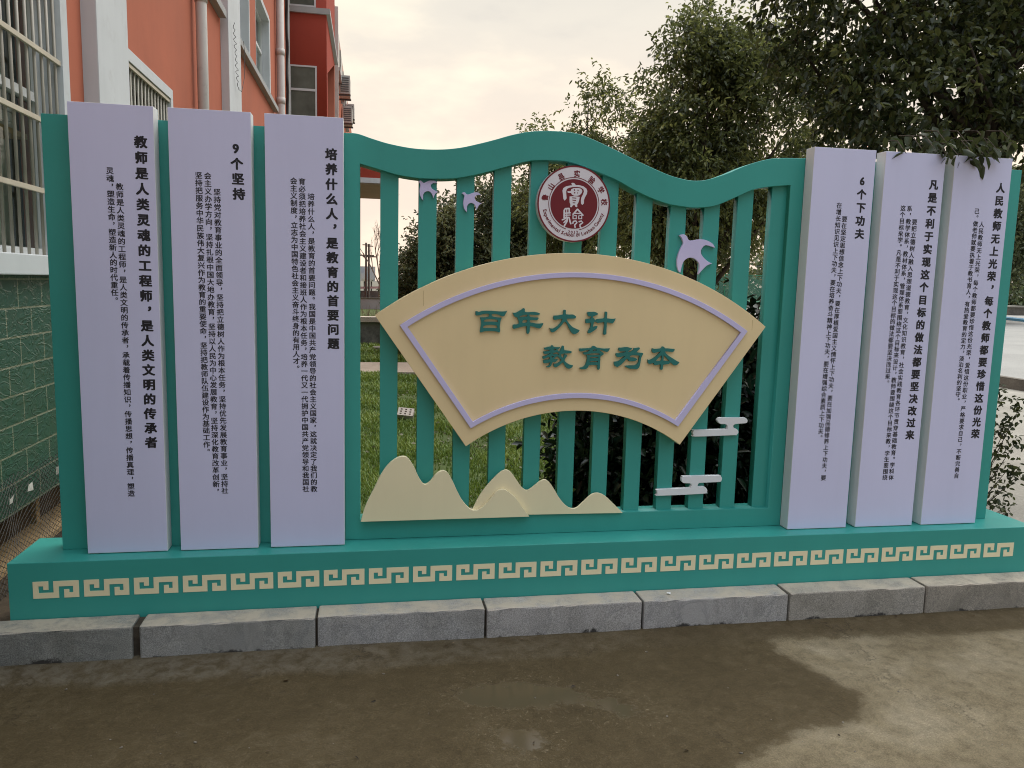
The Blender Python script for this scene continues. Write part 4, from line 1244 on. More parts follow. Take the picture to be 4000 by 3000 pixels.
# entrance porch reaching out from the building
PY = 20.0
pxr = at(1515, 700, y=PY)[0]
porch = empty("entrance_porch", (BX, PY, 4.4), "flat red and white porch roof seen between the first two slats", "porch")
pz = at(1450, 715, y=PY)[2]
zr = at(1450, 695, y=PY)[2]
box("fascia", (BX, PY, zr), (pxr, PY + 4.2, zr + 0.55), REDD, porch)
box("trim_band", (BX, PY - 0.03, pz), (pxr + 0.03, PY + 4.23, zr - 0.001), WPAINT, porch)
box("soffit", (BX, PY + 0.01, pz - 0.03), (pxr - 0.01, PY + 4.2, pz - 0.001), paint("soffit_brown", (0.34, 0.27, 0.22), 0.8, 0.1), porch)
for xx in (at(1508, 900, y=PY + 0.5)[0],):
    box("column", (xx, PY + 0.5, 0.0), (xx + 0.22, PY + 0.72, pz - 0.031), WPAINT, porch)

# air-conditioner units hung on the far facade
for k, (y, z, lb) in enumerate(((21.9, 7.3, "air conditioner unit hanging highest on the far red facade"),
                                (24.6, 6.95, "air conditioner unit in the middle of the far facade"),
                                (28.0, 7.75, "farthest air conditioner unit, above the third text panel's corner"),
                                (31.5, 6.4, "small air conditioner unit low on the far end of the facade"))):
    u0 = empty("air_conditioner", (BXR, y, z), lb, "air conditioner", "air conditioner units on the far facade")
    bm = bmesh.new(); bm_box(bm, (BXR + 0.02, y, z), (BXR + 0.34, y + 0.8, z + 0.55), 0.01)
    from_bm("casing", bm, ACM, u0)
    bm = bmesh.new()
    for j in range(7): bm_box(bm, (BXR + 0.06, y - 0.012, z + 0.06 + j * 0.065), (BXR + 0.30, y - 0.001, z + 0.09 + j * 0.065))
    from_bm("louvre", bm, ACD, u0)
    bm = bmesh.new(); bm_box(bm, (BXR - 0.01, y + 0.05, z - 0.05), (BXR + 0.36, y + 0.09, z - 0.001)); bm_box(bm, (BXR - 0.01, y + 0.7, z - 0.05), (BXR + 0.36, y + 0.74, z - 0.001))
    from_bm("bracket", bm, ACD, u0)

# loose curly wire by the second pilaster
bm = bmesh.new()
wp = []
for k in range(120):
    t = k / 119
    z = 4.75 - 0.75 * t
    wp.append((BX + 0.13 + 0.012 * math.sin(k * 0.55), 7.0 + 0.25 * t + 0.022 * math.cos(k * 0.55 + math.sin(k * .13)) * (1 + t), z))
wp += [(BX + 0.14, 7.45, 4.02), (BX + 0.14, 7.7, 4.25), (BX + 0.12, 7.9, 4.65), (BX + 0.10, 7.95, 4.79)]
bm_tube(bm, wp, 0.0035, 4)
tag(from_bm("loose_wire", bm, CABLE), "thin curly wire dangling from a windowsill over the second white pilaster", "wire")

# bundles of paper stacked inside the first window
sh = box("shelf", (BX - 0.30, -1.2, 2.38), (BX - 0.16, 1.50, 2.41), TANW, bld)
for k in range(9):
    y = -0.0 + k * 0.155
    bm = bmesh.new()
    z = 2.411
    for j in range(random.choice((3, 4, 5))):
        h = random.uniform(0.022, 0.04)
        dx, dy = random.uniform(-0.01, 0.01), random.uniform(-0.006, 0.006)
        bm_box(bm, (BX - 0.285 + dx, y + dy, z), (BX - 0.165 + dx, y + 0.14 + dy, z + h - 0.002), 0.002); z += h
    tag(from_bm("paper_stack", bm, PAPER), "grey white stack of paper bundles behind the first grilled window", "paper stack",
        "paper stacks inside the first window")

# ------------------------------------------------------------------ wire netting by the building
net = empty("wire_netting", (BX + 0.06, 1.0, 0.1), "loose diamond wire netting hung along the foot of the building", "netting")
bm = bmesh.new()
NX = BX + 0.05


def np_(y, z): return (NX + 0.05 * (0.62 - z) + 0.018 * math.sin(y * 5 + z * 4) + 0.01 * math.sin(y * 17), y, z)


for sgn in (1, -1):
    for k in range(-26, 84):
        y0 = 0.0 + k * 0.045
        pts = []
        for j in range(9):
            z = 0.06 + (0.60 - 0.06) * j / 8
            yy = y0 + sgn * (z - 0.06) * 1.5 + (0 if sgn > 0 else 0.8)
            if -0.1 < yy < 3.2: pts.append(np_(yy, z))
        if len(pts) > 1: bm_tube(bm, pts, 0.0015, 3, False)
from_bm("mesh_sheet", bm, WIRE, net)
for u, v in ((38, 1955), (115, 1905), (221, 1837)):
    p = at(u, v, x=NX + 0.06)
    bm = bmesh.new()
    vs = [bm.verts.new((p[0] + random.uniform(0, .01), p[1] + a + random.uniform(-.008, .008), p[2] + b + random.uniform(-.006, .006)))
          for a, b in ((-0.03, -0.018), (0.025, -0.014), (0.035, 0.02), (0.0, 0.012), (-0.02, 0.024))]
    f = bm.faces.new(vs)
    bmesh.ops.solidify(bm, geom=[f], thickness=0.002)
    from_bm("paper_tag", bm, PAPER, net)

# ------------------------------------------------------------------ foliage
UP = np.array([0, 0, 1.0])


def leaves(P, D, L, W, tint, curl=0.25, seed=0):
    """six-point folded leaves: base P, direction D, length L, width W"""
    r = np.random.default_rng(seed)
    n = len(P)
    D = D / (np.linalg.norm(D, axis=1, keepdims=True) + 1e-9)
    N = r.normal(size=(n, 3)); N[:, 2] = np.abs(N[:, 2]) + 0.6
    Sd = np.cross(D, N); Sd /= np.linalg.norm(Sd, axis=1, keepdims=True) + 1e-9
    Nn = np.cross(Sd, D)
    L = L[:, None]; W = W[:, None]
    v0 = P
    v1 = P + D * L * 0.30 + Sd * W * 0.5 + Nn * W * curl
    v2 = P + D * L * 0.68 + Sd * W * 0.42 + Nn * W * curl * 0.7
    v3 = P + D * L - Nn * L * 0.12
    v4 = P + D * L * 0.68 - Sd * W * 0.42 + Nn * W * curl * 0.7
    v5 = P + D * L * 0.30 - Sd * W * 0.5 + Nn * W * curl
    V = np.stack([v0, v1, v2, v3, v4, v5], 1).reshape(-1, 3)
    b = (np.arange(n) * 6)[:, None]
    Fc = np.concatenate([b + np.array([[0, 3, 2, 1]]), b + np.array([[0, 5, 4, 3]])])
    return V, Fc, np.repeat(tint, 6)


def twig_clump(r, centre, n, spread, tw_len, droop, out_from):
    """leaf positions and directions along n short twigs round a centre"""
    c = centre + r.normal(size=(n, 3)) * spread
    d = (c - out_from); d /= np.linalg.norm(d, axis=1, keepdims=True) + 1e-9
    d = d * 0.7 + r.normal(size=(n, 3)) * 0.55
    d[:, 2] -= droop
    d /= np.linalg.norm(d, axis=1, keepdims=True)
    return c, d


def crown(name, lobes, n_clump, twigs, per_twig, leaf_l, leaf_w, spread, droop, mat, parent, seed, shell=0.55, dark=0.0):
    """lobes: (centre, radii). clumps are spread through the lobes' outer volume, leaves sit along twigs"""
    r = np.random.default_rng(seed)
    vol = np.array([np.prod(q) ** (2 / 3) for _, q in lobes]); vol /= vol.sum()
    Ps, Ds, Ts = [], [], []
    ends = []
    for k in range(n_clump):
        li = r.choice(len(lobes), p=vol)
        c0, rad = np.array(lobes[li][0]), np.array(lobes[li][1])
        d = r.normal(size=3); d /= np.linalg.norm(d)
        c = c0 + d * rad * (shell + (1.04 - shell) * r.random() ** 0.7)
        ends.append(c)
        bright = np.clip(0.40 + 0.20 * r.normal() - dark, 0, 1)
        m = max(3, int(twigs * r.uniform(0.5, 1.5)))
        cc, dd = twig_clump(r, c, m, spread, 0, droop, c0)
        tl = leaf_l * r.uniform(1.5, 3.5, m)
        for j in range(per_twig):
            t = (j + 0.5) / per_twig
            Ps.append(cc + dd * (tl * t)[:, None] + r.normal(size=(m, 3)) * leaf_l * 0.15)
            dj = dd * 0.7 + r.normal(size=(m, 3)) * 0.6; dj[:, 2] -= droop * 0.8
            Ds.append(dj)
            Ts.append(np.clip(bright + r.normal(size=m) * 0.2, 0, 1))
    P, D, T = np.concatenate(Ps), np.concatenate(Ds), np.concatenate(Ts)
    n = len(P)
    V, Fc, tint = leaves(P, D, leaf_l * r.uniform(0.6, 1.25, n), leaf_w * r.uniform(0.7, 1.2, n), T, 0.25, seed)
    me = mesh_np(name, V, Fc)
    point_attr(me, "tint", tint)
    return link(name, me, mat, parent, True), ends


def limbs(bm, base, ends, r0, r1, seed, n=14):
    rr = random.Random(seed)
    for e in (rr.sample(list(ends), min(n, len(ends)))):
        e = Vector(e); b = Vector(base)
        m1_ = b.lerp(e, 0.35) + Vector((rr.uniform(-.12, .12), rr.uniform(-.12, .12), rr.uniform(0.0, .25)))
        m2_ = b.lerp(e, 0.7) + Vector((rr.uniform(-.1, .1), rr.uniform(-.1, .1), rr.uniform(0, .15)))
        bm_tube(bm, [b, m1_, m2_, e], [r0, r0 * 0.6, r0 * 0.35, r1], 6)


def tree(label, base, top, r0, lobes, n_clump, twigs, per, ll, lw, spread, droop, mat, seed, group=None, bark=BARK, dark=0.0, nl=16, shell=0.55, name="tree"):
    t = empty(name, base, label, "tree", group)
    cr, ends = crown("crown", lobes, n_clump, twigs, per, ll, lw, spread, droop, mat, t, seed, shell, dark)
    bm = bmesh.new()
    b, e = Vector(base), Vector(top)
    bm_tube(bm, [b - Vector((0, 0, .1)), b.lerp(e, .05), b.lerp(e, .5) + Vector((r0 * .4, 0, 0)), e], [r0 * 1.5, r0 * 1.1, r0 * .85, r0 * .6], 10)
    limbs(bm, e, ends, r0 * 0.45, 0.008, seed, nl)
    limbs(bm, b.lerp(e, .75), ends, r0 * 0.4, 0.008, seed + 1, nl // 2)
    from_bm("trunk", bm, bark, t, True)
    return t


# near tree overhanging the right-hand panels
tree("big dark broad-leaved tree leaning over the right-hand text panels", (3.25, 1.5, LZ), (3.2, 1.3, 2.6), 0.10,
     [((3.2, 1.5, 4.25), (1.7, 0.7, 1.45)), ((2.35, 1.4, 3.5), (0.85, 0.5, 0.8)), ((3.2, 1.1, 3.15), (1.25, 0.45, 0.62)), ((2.55, 0.9, 2.72), (0.95, 0.3, 0.34)), ((4.6, 1.4, 3.9), (1.2, 0.8, 1.3))],
     410, 17, 6, 0.058, 0.029, 0.13, 0.35, LEAF_NEAR, 11, nl=26, shell=0.35)
# hanging sprig in front of the last panels, part of the same tree
sp_root = [o for o in bpy.data.objects if o.name == "tree"][0]
r_ = np.random.default_rng(5)
P, D, Lf = [], [], []
bm = bmesh.new()
for u, v, yy, n in ((3700, 605, -0.12, 9), (3745, 610, -0.14, 10), (3790, 590, -0.15, 14), (3840, 600, -0.16, 14), (3885, 625, -0.17, 10), (3835, 655, -0.17, 8),
                    (3540, 600, -0.11, 5), (3600, 580, -0.1, 6), (3650, 580, -0.1, 8), (3900, 590, -0.15, 10), (3960, 560, -0.15, 10), (3700, 560, -0.1, 10), (3780, 560, -0.1, 12), (3860, 560, -0.12, 12)):
    c = at(u, v, y=yy)
    a = c + np.array([0.03, 0.22, 0.10])
    bm_tube(bm, [a, (a + c) / 2 + np.array([0.01, 0, 0.03]), c], [0.004, 0.003, 0.0015], 5)
    for k in range(n):
        t = r_.random()
        P.append(c * t + a * (1 - t) + r_.normal(size=3) * 0.02)
        D.append([r_.normal() * 0.7, r_.normal() * 0.4 - 0.1, -0.8 + r_.normal() * 0.3]); Lf.append(r_.uniform(0.05, 0.085))
P, D, Lf = np.array(P), np.array(D), np.array(Lf)
V, Fc, T = leaves(P, D, Lf, Lf * 0.5, r_.uniform(0.1, 0.5, len(P)), 0.15, 3)
me = mesh_np("hanging_sprig", V, Fc); point_attr(me, "tint", T)
link("hanging_sprig", me, LEAF_NEAR, sp_root, True)
from_bm("hanging_twig", bm, BARK, sp_root)

CAMG = "evergreen trees behind the display board"
tree("tall bushy evergreen rising between the emblem and the big dark tree", (3.35, 6.2, LZ), (3.35, 6.1, 2.0), 0.10,
     [((3.12, 6.1, 3.75), (0.80, 0.7, 1.15)), ((3.0, 6.1, 2.95), (0.95, 0.8, 0.95)), ((4.1, 6.2, 3.7), (0.85, 0.8, 1.2)), ((3.0, 6.1, 4.65), (0.36, 0.4, 0.45)), ((3.6, 6.2, 4.5), (0.5, 0.5, 0.45))],
     390, 19, 6, 0.074, 0.028, 0.12, 0.45, LEAF_CAMPHOR, 21, CAMG, nl=20, shell=0.5)
tree("slender loose-crowned evergreen whose tip stands over the emblem", (2.5, 9.2, LZ), (2.5, 9.2, 2.2), 0.09,
     [((2.75, 9.2, 3.75), (0.50, 0.5, 1.25)), ((2.65, 9.2, 3.05), (0.75, 0.7, 0.9)), ((3.3, 9.2, 3.2), (0.5, 0.5, 0.9)), ((1.72, 9.2, 3.65), (0.16, 0.25, 0.70)), ((2.0, 9.0, 2.95), (0.65, 0.7, 0.75))],
     250, 17, 6, 0.086, 0.030, 0.12, 0.5, LEAF_CAMPHOR, 22, CAMG, nl=14, shell=0.25)
tree("dense dark bush-like evergreen seen between the slats under the two small birds", (1.35, 12.2, LZ), (1.3, 12.2, 1.4), 0.10,
     [((1.3, 12.2, 2.5), (1.05, 1.0, 1.25)), ((0.75, 12.2, 1.7), (0.85, 0.9, 1.3)), ((2.3, 12.2, 2.4), (1.0, 1.0, 1.3)), ((1.3, 12, 1.1), (1.4, 1.0, 0.7))],
     400, 24, 6, 0.095, 0.042, 0.15, 0.3, LEAF_FAR, 23, CAMG, nl=10, shell=0.35)
tree("low yellow-green bush at the left, under the first bird", (0.1, 12.6, LZ), (0.1, 12.6, 0.9), 0.07,
     [((0.05, 12.6, 1.45), (0.55, 0.8, 1.0)), ((-0.15, 12.6, 0.95), (0.35, 0.7, 0.6)), ((0.45, 12.5, 1.0), (0.6, 0.8, 0.7))],
     220, 24, 6, 0.085, 0.038, 0.13, 0.3, LEAF_FAR, 24, CAMG, nl=8, shell=0.4)
tree("forked old tree with a dark trunk right of the large bird", (3.5, 6.9, LZ), (3.42, 6.8, 1.75), 0.11,
     [((3.8, 7.2, 3.0), (1.0, 0.9, 0.7)), ((3.0, 7.2, 2.7), (0.8, 0.8, 0.5))],
     120, 18, 6, 0.085, 0.034, 0.16, 0.4, LEAF_CAMPHOR, 25, CAMG, nl=14, shell=0.3)
tree("yellowing small tree far behind the slats at the right", (6.0, 13.0, LZ), (6.0, 13.0, 2.2), 0.09,
     [((5.9, 13, 3.1), (1.1, 1.0, 0.9)), ((6.9, 13.2, 3.2), (1.0, 1.0, 0.9))],
     90, 18, 5, 0.11, 0.05, 0.2, 0.3, LEAF_YELLOW, 26, CAMG, nl=10, shell=0.3)

# dark shrub bed behind the right half of the slats
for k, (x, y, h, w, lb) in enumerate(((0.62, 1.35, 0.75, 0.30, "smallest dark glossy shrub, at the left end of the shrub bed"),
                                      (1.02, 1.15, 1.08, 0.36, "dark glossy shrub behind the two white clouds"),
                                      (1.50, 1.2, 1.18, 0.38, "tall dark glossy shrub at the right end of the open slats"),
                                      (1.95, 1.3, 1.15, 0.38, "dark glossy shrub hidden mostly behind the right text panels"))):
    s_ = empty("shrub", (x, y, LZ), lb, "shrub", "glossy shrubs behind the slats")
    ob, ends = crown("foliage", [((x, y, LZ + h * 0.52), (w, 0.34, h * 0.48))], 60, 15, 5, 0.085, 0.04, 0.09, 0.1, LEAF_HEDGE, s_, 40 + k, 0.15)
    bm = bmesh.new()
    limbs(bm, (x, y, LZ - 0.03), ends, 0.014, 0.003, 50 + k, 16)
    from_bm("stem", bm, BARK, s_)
# leggy bush right of the board
s_ = empty("bush", (2.72, 0.55, LZ), "thin leggy bush poking out behind the board's right end", "bush")
ends_all = [at(u, v, y=0.55 + random.uniform(-.12, .12)) for u, v in ((3870, 1560), (3905, 1545), (3985, 1590), (3940, 1650), (3920, 1690), (3960, 1740),
            (3900, 1770), (3940, 1830), (3880, 1850), (3970, 1865), (3900, 1920), (3880, 1980), (3930, 1985), (3860, 1700), (3850, 1800), (3845, 1630))]
r_ = np.random.default_rng(9)
P, D = [], []
for e in ends_all:
    for k in range(34):
        P.append(e + r_.normal(size=3) * 0.032); D.append(r_.normal(size=3) - np.array([0, 0, .2]))
P, D = np.array(P), np.array(D)
V, Fc, T = leaves(P, D, r_.uniform(.026, .046, len(P)), r_.uniform(.015, .025, len(P)), r_.uniform(0, .7, len(P)), .2, 4)
me = mesh_np("foliage", V, Fc); point_attr(me, "tint", T)
link("foliage", me, LEAF_NEAR, s_, True)
bm = bmesh.new()
for e in ends_all: bm_tube(bm, [(2.7, 0.55, 0.05), (Vector((2.7, 0.55, 0.05)).lerp(Vector(e), 0.5) + Vector((-.03, 0, .05))), e], [0.006, 0.004, 0.0015], 5)
from_bm("stem", bm, BARK, s_)

# trees beyond the plaza at the right edge, and a far tree line
for k, (x, y, s, lb) in enumerate(((29.6, 30.5, 1.0, "round-headed tree beyond the plaza at the right edge, nearer one"),
                                   (24.5, 33, 0.9, "far tree beyond the plaza hidden mostly by the right text panels"),
                                   (33.5, 36, 1.1, "far tree at the right edge behind the nearer plaza tree"))):
    tree(lb, (x, y, 0.3), (x, y, 2.6 * s), 0.14 * s, [((x, y, 5.0 * s), (2.6 * s, 2.4, 2.6 * s)), ((x - 1, y, 3.9 * s), (1.8, 1.8, 1.3))], 130, 20, 5, 0.22, 0.11, 0.4, 0.3,
         LEAF_FAR, 60 + k, "trees beyond the plaza", nl=8, shell=0.4)
lob = []
rr = random.Random(3)
for k in range(60):
    x = 16 + k * 2.4
    lob.append(((x, 95 + rr.uniform(-5, 5), 1.5 + rr.uniform(0, 1.6)), (3.2, 3, 2.2 + rr.uniform(0, 1.4))))
ob, _ = crown("distant_trees", lob, 900, 16, 3, 0.6, 0.45, 0.9, 0.1, LEAF_FAR, None, 77, 0.5)
tag(ob, "grey-green line of far trees beyond the sports court", "trees", kind="stuff")

# planter box under the plaza tree
pb = at(3972, 1232, z=LZ + 0.18)
pl = empty("stone_planter", tuple(pb), "square stone planter at the foot of the plaza tree", "planter")
sc_ = np.linalg.norm(pb - CAM) / F_PX
bm = bmesh.new()
bm_box(bm, (pb[0] - 28 * sc_, pb[1], pb[2]), (pb[0] + 28 * sc_, pb[1] + 1.0, pb[2] + 0.55), 0.03)
from_bm("body", bm, CONCD, pl)
bm = bmesh.new()
bm_box(bm, (pb[0] - 32 * sc_, pb[1] - 0.08, pb[2] + 0.552), (pb[0] + 32 * sc_, pb[1] + 1.08, pb[2] + 0.66), 0.02)
from_bm("rim", bm, PAVE, pl)
# blue edging of the court
e0, e1 = at(3860, 1240, z=LZ + 0.2), at(4000, 1256, z=LZ + 0.2)
bm = bmesh.new()
dv = (e1 - e0) / np.linalg.norm(e1 - e0); nv = np.array([-dv[1], dv[0], 0])
q = [e0 - dv * 20, e1 + dv * 40, e1 + dv * 40 + nv * 0.8, e0 - dv * 20 + nv * 0.8]
f = bm.faces.new([bm.verts.new((p[0], p[1], LZ + 0.30)) for p in q])
r = bmesh.ops.extrude_face_region(bm, geom=[f])
for v in r["geom"]:
    if isinstance(v, bmesh.types.BMVert): v.co.z = LZ + 0.1
bmesh.ops.recalc_face_normals(bm, faces=bm.faces)
tag(from_bm("court_edging", bm, paint("blue_edging", (0.05, 0.22, 0.36), 0.6, 0.1)), kind="structure")

# green net fence behind the court
fx0, fx1, fy = 22.0, 60.0, 66.0
nf = empty("net_fence", (fx0, fy, 0.2), "tall green net fence behind the far sports court", "fence")
bm = bmesh.new()
for k in range(20): bm_tube(bm, [(fx0 + k * 2, fy, 0.2), (fx0 + k * 2, fy, 3.0)], 0.05, 6)
for z in (0.35, 2.95): bm_tube(bm, [(fx0, fy, z), (fx1 - 2 * 0, fy, z)], 0.035, 6)
from_bm("post", bm, paint("fence_green", (0.03, 0.16, 0.09), 0.5, 0.1), nf)["kind"] = "stuff"
m, n, l, b = new_mat("net_green")
b.inputs["Base Color"].default_value = (0.10, 0.22, 0.17, 1)
b.inputs["Alpha"].default_value = 0.4
bm = bmesh.new(); bm_box(bm, (fx0, fy + 0.05, 0.3), (fx1, fy + 0.06, 2.95))
from_bm("net", bm, m, nf)

# ------------------------------------------------------------------ behind the left gap: planter wall, poles, far things
pw = empty("planter_wall", (-1.0, 14.45, LZ), "low cracked grey planter wall with cream coping behind the lawn", "wall")
bm = bmesh.new(); bm_box(bm, (-1.95, 14.45, 0.05), (3.4, 15.6, 0.665), 0.01)
from_bm("wall_face", bm, OLDWALL, pw)
bm = bmesh.new()
for k in range(9): bm_box(bm, (-2.0 + k * 0.61, 14.38, 0.667), (-2.0 + k * 0.61 + 0.604, 14.75, 0.785), 0.006)
from_bm("coping", bm, COPING, pw)
# dry weeds growing in it
r_ = np.random.default_rng(31)
for k, (u, lb) in enumerate(((1440, "thin dry weed tuft in the planter wall, left one"), (1472, "taller dry weed tuft in the planter wall beside the first slat"))):
    b0 = at(u, 1236, y=14.9)
    w_ = empty("weed", (b0[0], 14.9, 0.7), lb, "weed", "dry weeds in the planter")
    bm = bmesh.new()
    for j in range(22):
        a = r_.normal() * 0.12; hh = r_.uniform(0.12, 0.42)
        p0_ = Vector((b0[0] + r_.normal() * 0.10, 14.9 + r_.normal() * 0.05, 0.66))
        bm_tube(bm, [p0_, p0_ + Vector((a * .4, 0, hh * .6)), p0_ + Vector((a, 0, hh))], [0.005, 0.004, 0.002], 4)
    from_bm("stalk", bm, paint("dry_stalk", (0.16, 0.13, 0.075), 0.9, 0.2, bmp=0), w_)["kind"] = "stuff"

# manhole ring and perforated brick on the lawn
c = at(1492, 1366, z=LZ + 0.06)
mh = empty("manhole", (c[0], c[1], LZ), "round concrete manhole lid on the lawn before the planter wall", "manhole")
bm = bmesh.new(); bm_tube(bm, [(c[0], c[1], LZ - 0.02), (c[0], c[1], LZ + 0.06)], 0.26, 24)
from_bm("ring", bm, CONCD, mh)
bm = bmesh.new(); bm_tube(bm, [(c[0], c[1], LZ + 0.061), (c[0], c[1], LZ + 0.12)], 0.20, 24)
from_bm("lid", bm, PAVE, mh)
c = at(1585, 1622, z=LZ + 0.07)
loops = [[(-0.085, -0.055), (0.085, -0.055), (0.085, 0.055), (-0.085, 0.055)]]
for i in range(3):
    for j in range(3):
        x, y = -0.05 + i * 0.05, -0.032 + j * 0.032
        loops.append([(x - .011, y - .009), (x + .011, y - .009), (x + .011, y + .009), (x - .011, y + .009)])
me = poly_mesh("perforated_brick", loops, 0.03)
o = link("perforated_brick", me, paint("pale_brick", (0.48, 0.42, 0.36), 0.8, 0.1, 12))
o.location = (c[0], c[1], c[2] + 0.02); o.rotation_euler = (math.radians(38), math.radians(4), math.radians(-12))
tag(o, "pale perforated brick lying in the grass behind the second gap", "brick")

# utility poles
for u, v0, lb in ((1430, 948, "left and taller of two utility poles in the far distance"), (1441, 953, "right one of two utility poles in the far distance")):
    p = at(u, v0, y=42)
    po = empty("utility_pole", (p[0], 42, 0), lb, "utility pole", "utility poles in the distance")
    bm = bmesh.new(); bm_tube(bm, [(p[0], 42, -0.05), (p[0], 42, p[2])], [0.07, 0.05], 8)
    from_bm("pole", bm, CONCD, po)
    bm = bmesh.new(); bm_box(bm, (p[0] - 0.35, 41.9, p[2] - 0.75), (p[0] + 0.45, 41.95, p[2] - 0.68)); bm_box(bm, (p[0] - 0.2, 41.9, p[2] - 0.15), (p[0] + 0.25, 41.95, p[2] - 0.1))
    from_bm("crossarm", bm, CONCD, po)
# faded hoarding
p, q = at(1408, 1040, y=48), at(1466, 1100, y=48)
hd = empty("hoarding", (p[0], 48, 0), "faded pale blue hoarding under the utility poles", "billboard")
m, n, l, b = new_mat("faded_print")
t = noise(n, l, 1.7, 4)
r = ramp_node(n, [(0.35, (0.40, 0.46, 0.48)), (0.5, (0.52, 0.54, 0.50)), (0.62, (0.50, 0.46, 0.30)), (0.75, (0.36, 0.44, 0.40))])
l.new(t.outputs["Fac"], r.inputs[0]); l.new(r.outputs[0], b.inputs["Base Color"])
box("panel", (p[0], 48, q[2]), (q[0], 48.08, p[2]), m, hd)
box("post", (p[0] + 0.2, 48.09, 0), (p[0] + 0.3, 48.2, p[2] - 0.05), CONCD, hd); box("post", (q[0] - 0.3, 48.09, 0), (q[0] - 0.2, 48.2, p[2] - 0.05), CONCD, hd)
# bare tree beside the poles
bt = empty("bare_tree", (-0.55, 40, 0), "leafless pale tree behind the first slat", "tree")
bm = bmesh.new()
rr = random.Random(12)


def branch(p, d, L, r, lvl):
    e = p + d * L
    mid = p.lerp(e, .5) + Vector((rr.uniform(-.05, .05), 0, rr.uniform(-.03, .03))) * L
    bm_tube(bm, [p, mid, e], [r, r * .8, r * .6], 4, False)
    if lvl == 0: return
    for k in range(rr.choice((3, 4))):
        t = rr.uniform(.35, 1)
        nd = (d + Vector((rr.uniform(-.6, .6), rr.uniform(-.5, .5), rr.uniform(-.05, .5)))).normalized()
        branch(p.lerp(e, t), nd, L * rr.uniform(.45, .7), r * .55, lvl - 1)


branch(Vector((-0.55, 40, 0)), Vector((0.02, 0, 1)).normalized(), 3.0, 0.07, 4)
from_bm("trunk", bm, PALEBARK, bt)
# dark red shelter with a pale wall in front
p, q = at(1409, 1128, y=44), at(1497, 1165, y=44)
sh_ = empty("shelter", (p[0], 44, 0), "low dark red shelter with glazed front in the far gap", "shelter")
bm = bmesh.new()
f = bm.faces.new([bm.verts.new(v) for v in ((p[0] - 3, 43.5, p[2] - 0.1), (q[0] + 2, 43.5, p[2] + 0.12), (q[0] + 2, 47, p[2] + 0.22), (p[0] - 3, 47, p[2]))])
bmesh.ops.solidify(bm, geom=[f], thickness=0.14)
from_bm("roof", bm, paint("dark_red", (0.10, 0.018, 0.016), 0.6, 0.1), sh_)
bm = bmesh.new()
for k in range(7): bm_box(bm, (p[0] - 2.6 + k * 0.75, 43.8, 0), (p[0] - 2.52 + k * 0.75, 43.88, p[2] - 0.1))
from_bm("post", bm, paint("dark_red_post", (0.08, 0.018, 0.016), 0.6, 0.1), sh_)["kind"] = "stuff"
box("glazing", (p[0] - 2.8, 44.4, 0), (q[0] + 1.8, 44.45, p[2] - 0.12), paint("pale_glazing", (0.34, 0.35, 0.34), 0.4, 0.3, 1.5, 0), sh_)
fw = empty("boundary_wall", (-1, 38, 0), "plain grey boundary wall behind the planter", "wall")
zt_ = at(1450, 1166, y=38)[2]
box("face", (-2.5, 38, 0), (2.2, 38.2, zt_), paint("grey_render", (0.34, 0.33, 0.33), 0.8, 0.1), fw)
box("cap", (-2.5, 37.96, zt_ + 0.001), (2.2, 38.24, zt_ + 0.05), CONCD, fw)

# ------------------------------------------------------------------ grass and litter
r_ = np.random.default_rng(17)


def blades(n, x0, x1, y0, y1, h0, h1, keep=None):
    X = r_.uniform(x0, x1, n); Y = y0 + (y1 - y0) * r_.random(n) ** 1.3
    cl = np.sin(X * 5.3 + 1.2 * np.sin(Y * 3.1)) + np.sin(Y * 4.7 + X * 2.2) + r_.normal(size=n) * 0.6
    k = cl > -1.1
    if keep is not None: k &= keep(X, Y)
    X, Y, cl = X[k], Y[k], cl[k]; n = len(X)
    h = r_.uniform(h0, h1, n) * (0.8 + 0.25 * np.clip(cl, -1, 1.5))
    a = r_.uniform(0, 2 * np.pi, n)
    ln = r_.uniform(0.2, 0.9, n) * h
    b = np.stack([X, Y, np.full(n, LZ - 0.005)], 1)
    w = np.stack([-np.sin(a), np.cos(a), 0 * a], 1) * (0.003 + 0.0007 * Y[:, None])
    tip = b + np.stack([np.cos(a) * ln, np.sin(a) * ln, h], 1)
    mid = b + np.stack([np.cos(a) * ln * .35, np.sin(a) * ln * .35, h * .62], 1)
    V = np.stack([b - w, b + w, mid + w * .8, tip, mid - w * .8], 1).reshape(-1, 3)
    i = (np.arange(n) * 5)[:, None]
    Q = i + np.array([[0, 1, 2, 4]]); T = i + np.array([[4, 2, 3, 3]])
    t = np.clip(0.42 + 0.16 * cl + r_.normal(size=n) * 0.16, 0, 1)
    return V, np.concatenate([Q]), i + np.array([[4, 2, 3]]), np.repeat(t, 5)


def in_lawn(X, Y): return X < 0.15 + Y * 0.30 + r_.normal(size=len(X)) * 0.15


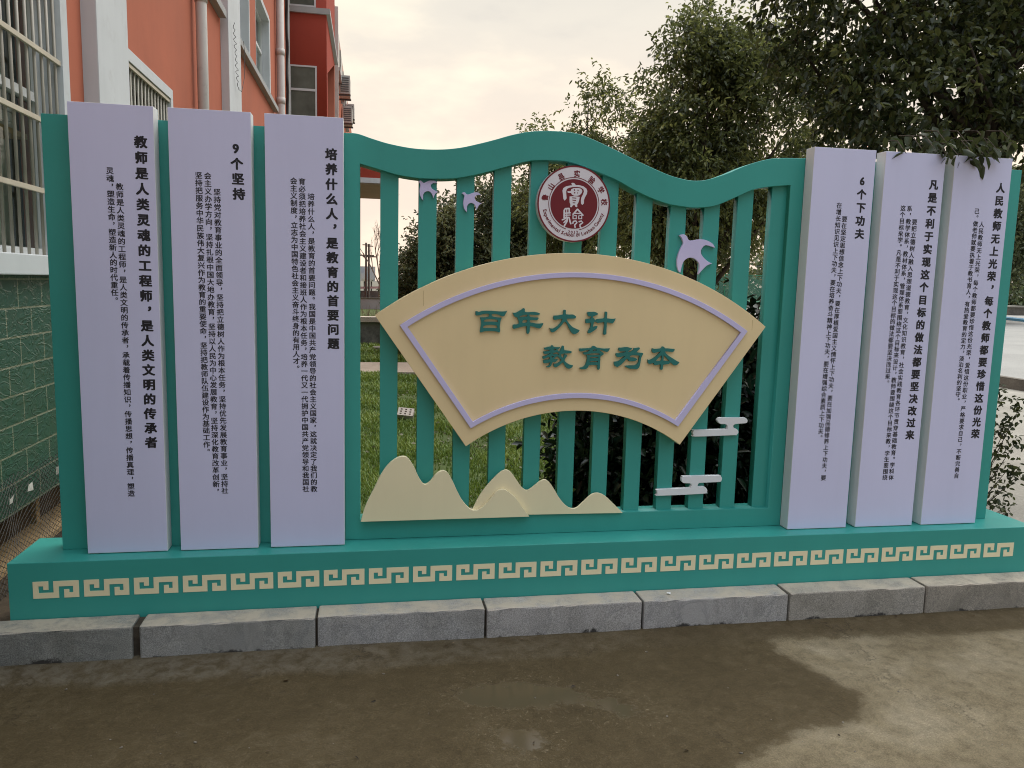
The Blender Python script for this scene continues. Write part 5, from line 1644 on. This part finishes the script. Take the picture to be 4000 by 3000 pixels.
V, Q, T3, tt = blades(120000, -1.9, 2.6, 0.25, 9.1, 0.035, 0.085, in_lawn)
me = bpy.data.meshes.new("grass")
me.from_pydata(V.tolist(), [], [tuple(q) for q in Q.tolist()] + [tuple(q) for q in T3.tolist()])
point_attr(me, "tint", tt)
tag(link("grass", me, GRASSM), "short green lawn grass behind the slats", "grass", kind="stuff")
V, Q, T3, tt = blades(26000, -1.8, 2.6, 10.8, 14.4, 0.05, 0.13)
me = bpy.data.meshes.new("grass")
me.from_pydata(V.tolist(), [], [tuple(q) for q in Q.tolist()] + [tuple(q) for q in T3.tolist()])
point_attr(me, "tint", np.clip(tt + .1, 0, 1))
tag(link("grass", me, GRASSM), "strip of grass between the path and the planter wall", "grass", kind="stuff")
n = 5200
X = r_.uniform(-1.7, 2.3, n); Y = 0.3 + 7 * r_.random(n) ** 1.4
k = (np.sin(X * 3 + 1) + np.sin(Y * 2.2) + r_.normal(size=n) * .7) > 0.2
X, Y = X[k], Y[k]; n = len(X)
P = np.stack([X, Y, LZ + r_.uniform(0.0, 0.06, n) * (X < 0.5)], 1)
D = r_.normal(size=(n, 3)); D[:, 2] *= 0.35
V, Fc, T = leaves(P, D, r_.uniform(.02, .05, n), r_.uniform(.012, .028, n), r_.random(n) ** 1.5, .3, 6)
me = mesh_np("leaf_litter", V, Fc); point_attr(me, "tint", T)
tag(link("leaf_litter", me, LITTER, None, True), "pale fallen leaves and low weeds scattered over lawn and soil", "leaf litter", kind="stuff")
# small stones and grit on the road
bm = bmesh.new()
rr = random.Random(21)
for k in range(150):
    x, y = rr.uniform(-2.6, 2.9), rr.uniform(-2.2, -0.42)
    s = rr.choice((0.0016, 0.002, 0.0028, 0.0045))
    mtx = Matrix.Translation((x, y, s * 0.3)) @ Matrix.Rotation(rr.uniform(0, 6), 4, 'Z') @ Matrix.Diagonal((s * rr.uniform(1, 1.8), s, s * 0.7, 1))
    bmesh.ops.create_icosphere(bm, subdivisions=1, radius=1, matrix=mtx)
tag(from_bm("road_grit", bm, rough_mat("grit", (0.06, 0.05, 0.04), (0.30, 0.27, 0.22), 40)), "tiny stones and grit scattered over the road", "grit", kind="stuff")

# a few dark dead leaves and twigs blown onto the road
r_ = np.random.default_rng(8)
n = 26
P = np.stack([r_.uniform(-2.2, 2.6, n), r_.uniform(-1.7, -0.36, n), np.full(n, 0.006)], 1)
P[:6, 1] = r_.uniform(-0.36, -0.31, 6); P[:6, 2] = 0.026
D = r_.normal(size=(n, 3)); D[:, 2] *= 0.12
V, Fc, T = leaves(P, D, r_.uniform(.010, .026, n), r_.uniform(.004, .011, n), r_.random(n), .25, 9)
me = mesh_np("road_litter", V, Fc); point_attr(me, "tint", T)
tag(link("road_litter", me, leaf_mat("dead_leaf", (0.02, 0.014, 0.008), (0.055, 0.036, 0.018), (0.16, 0.11, 0.06), 0.05, 0.7), None, True),
    "few tiny dark dead leaves scattered over the road", "leaf litter", kind="stuff")
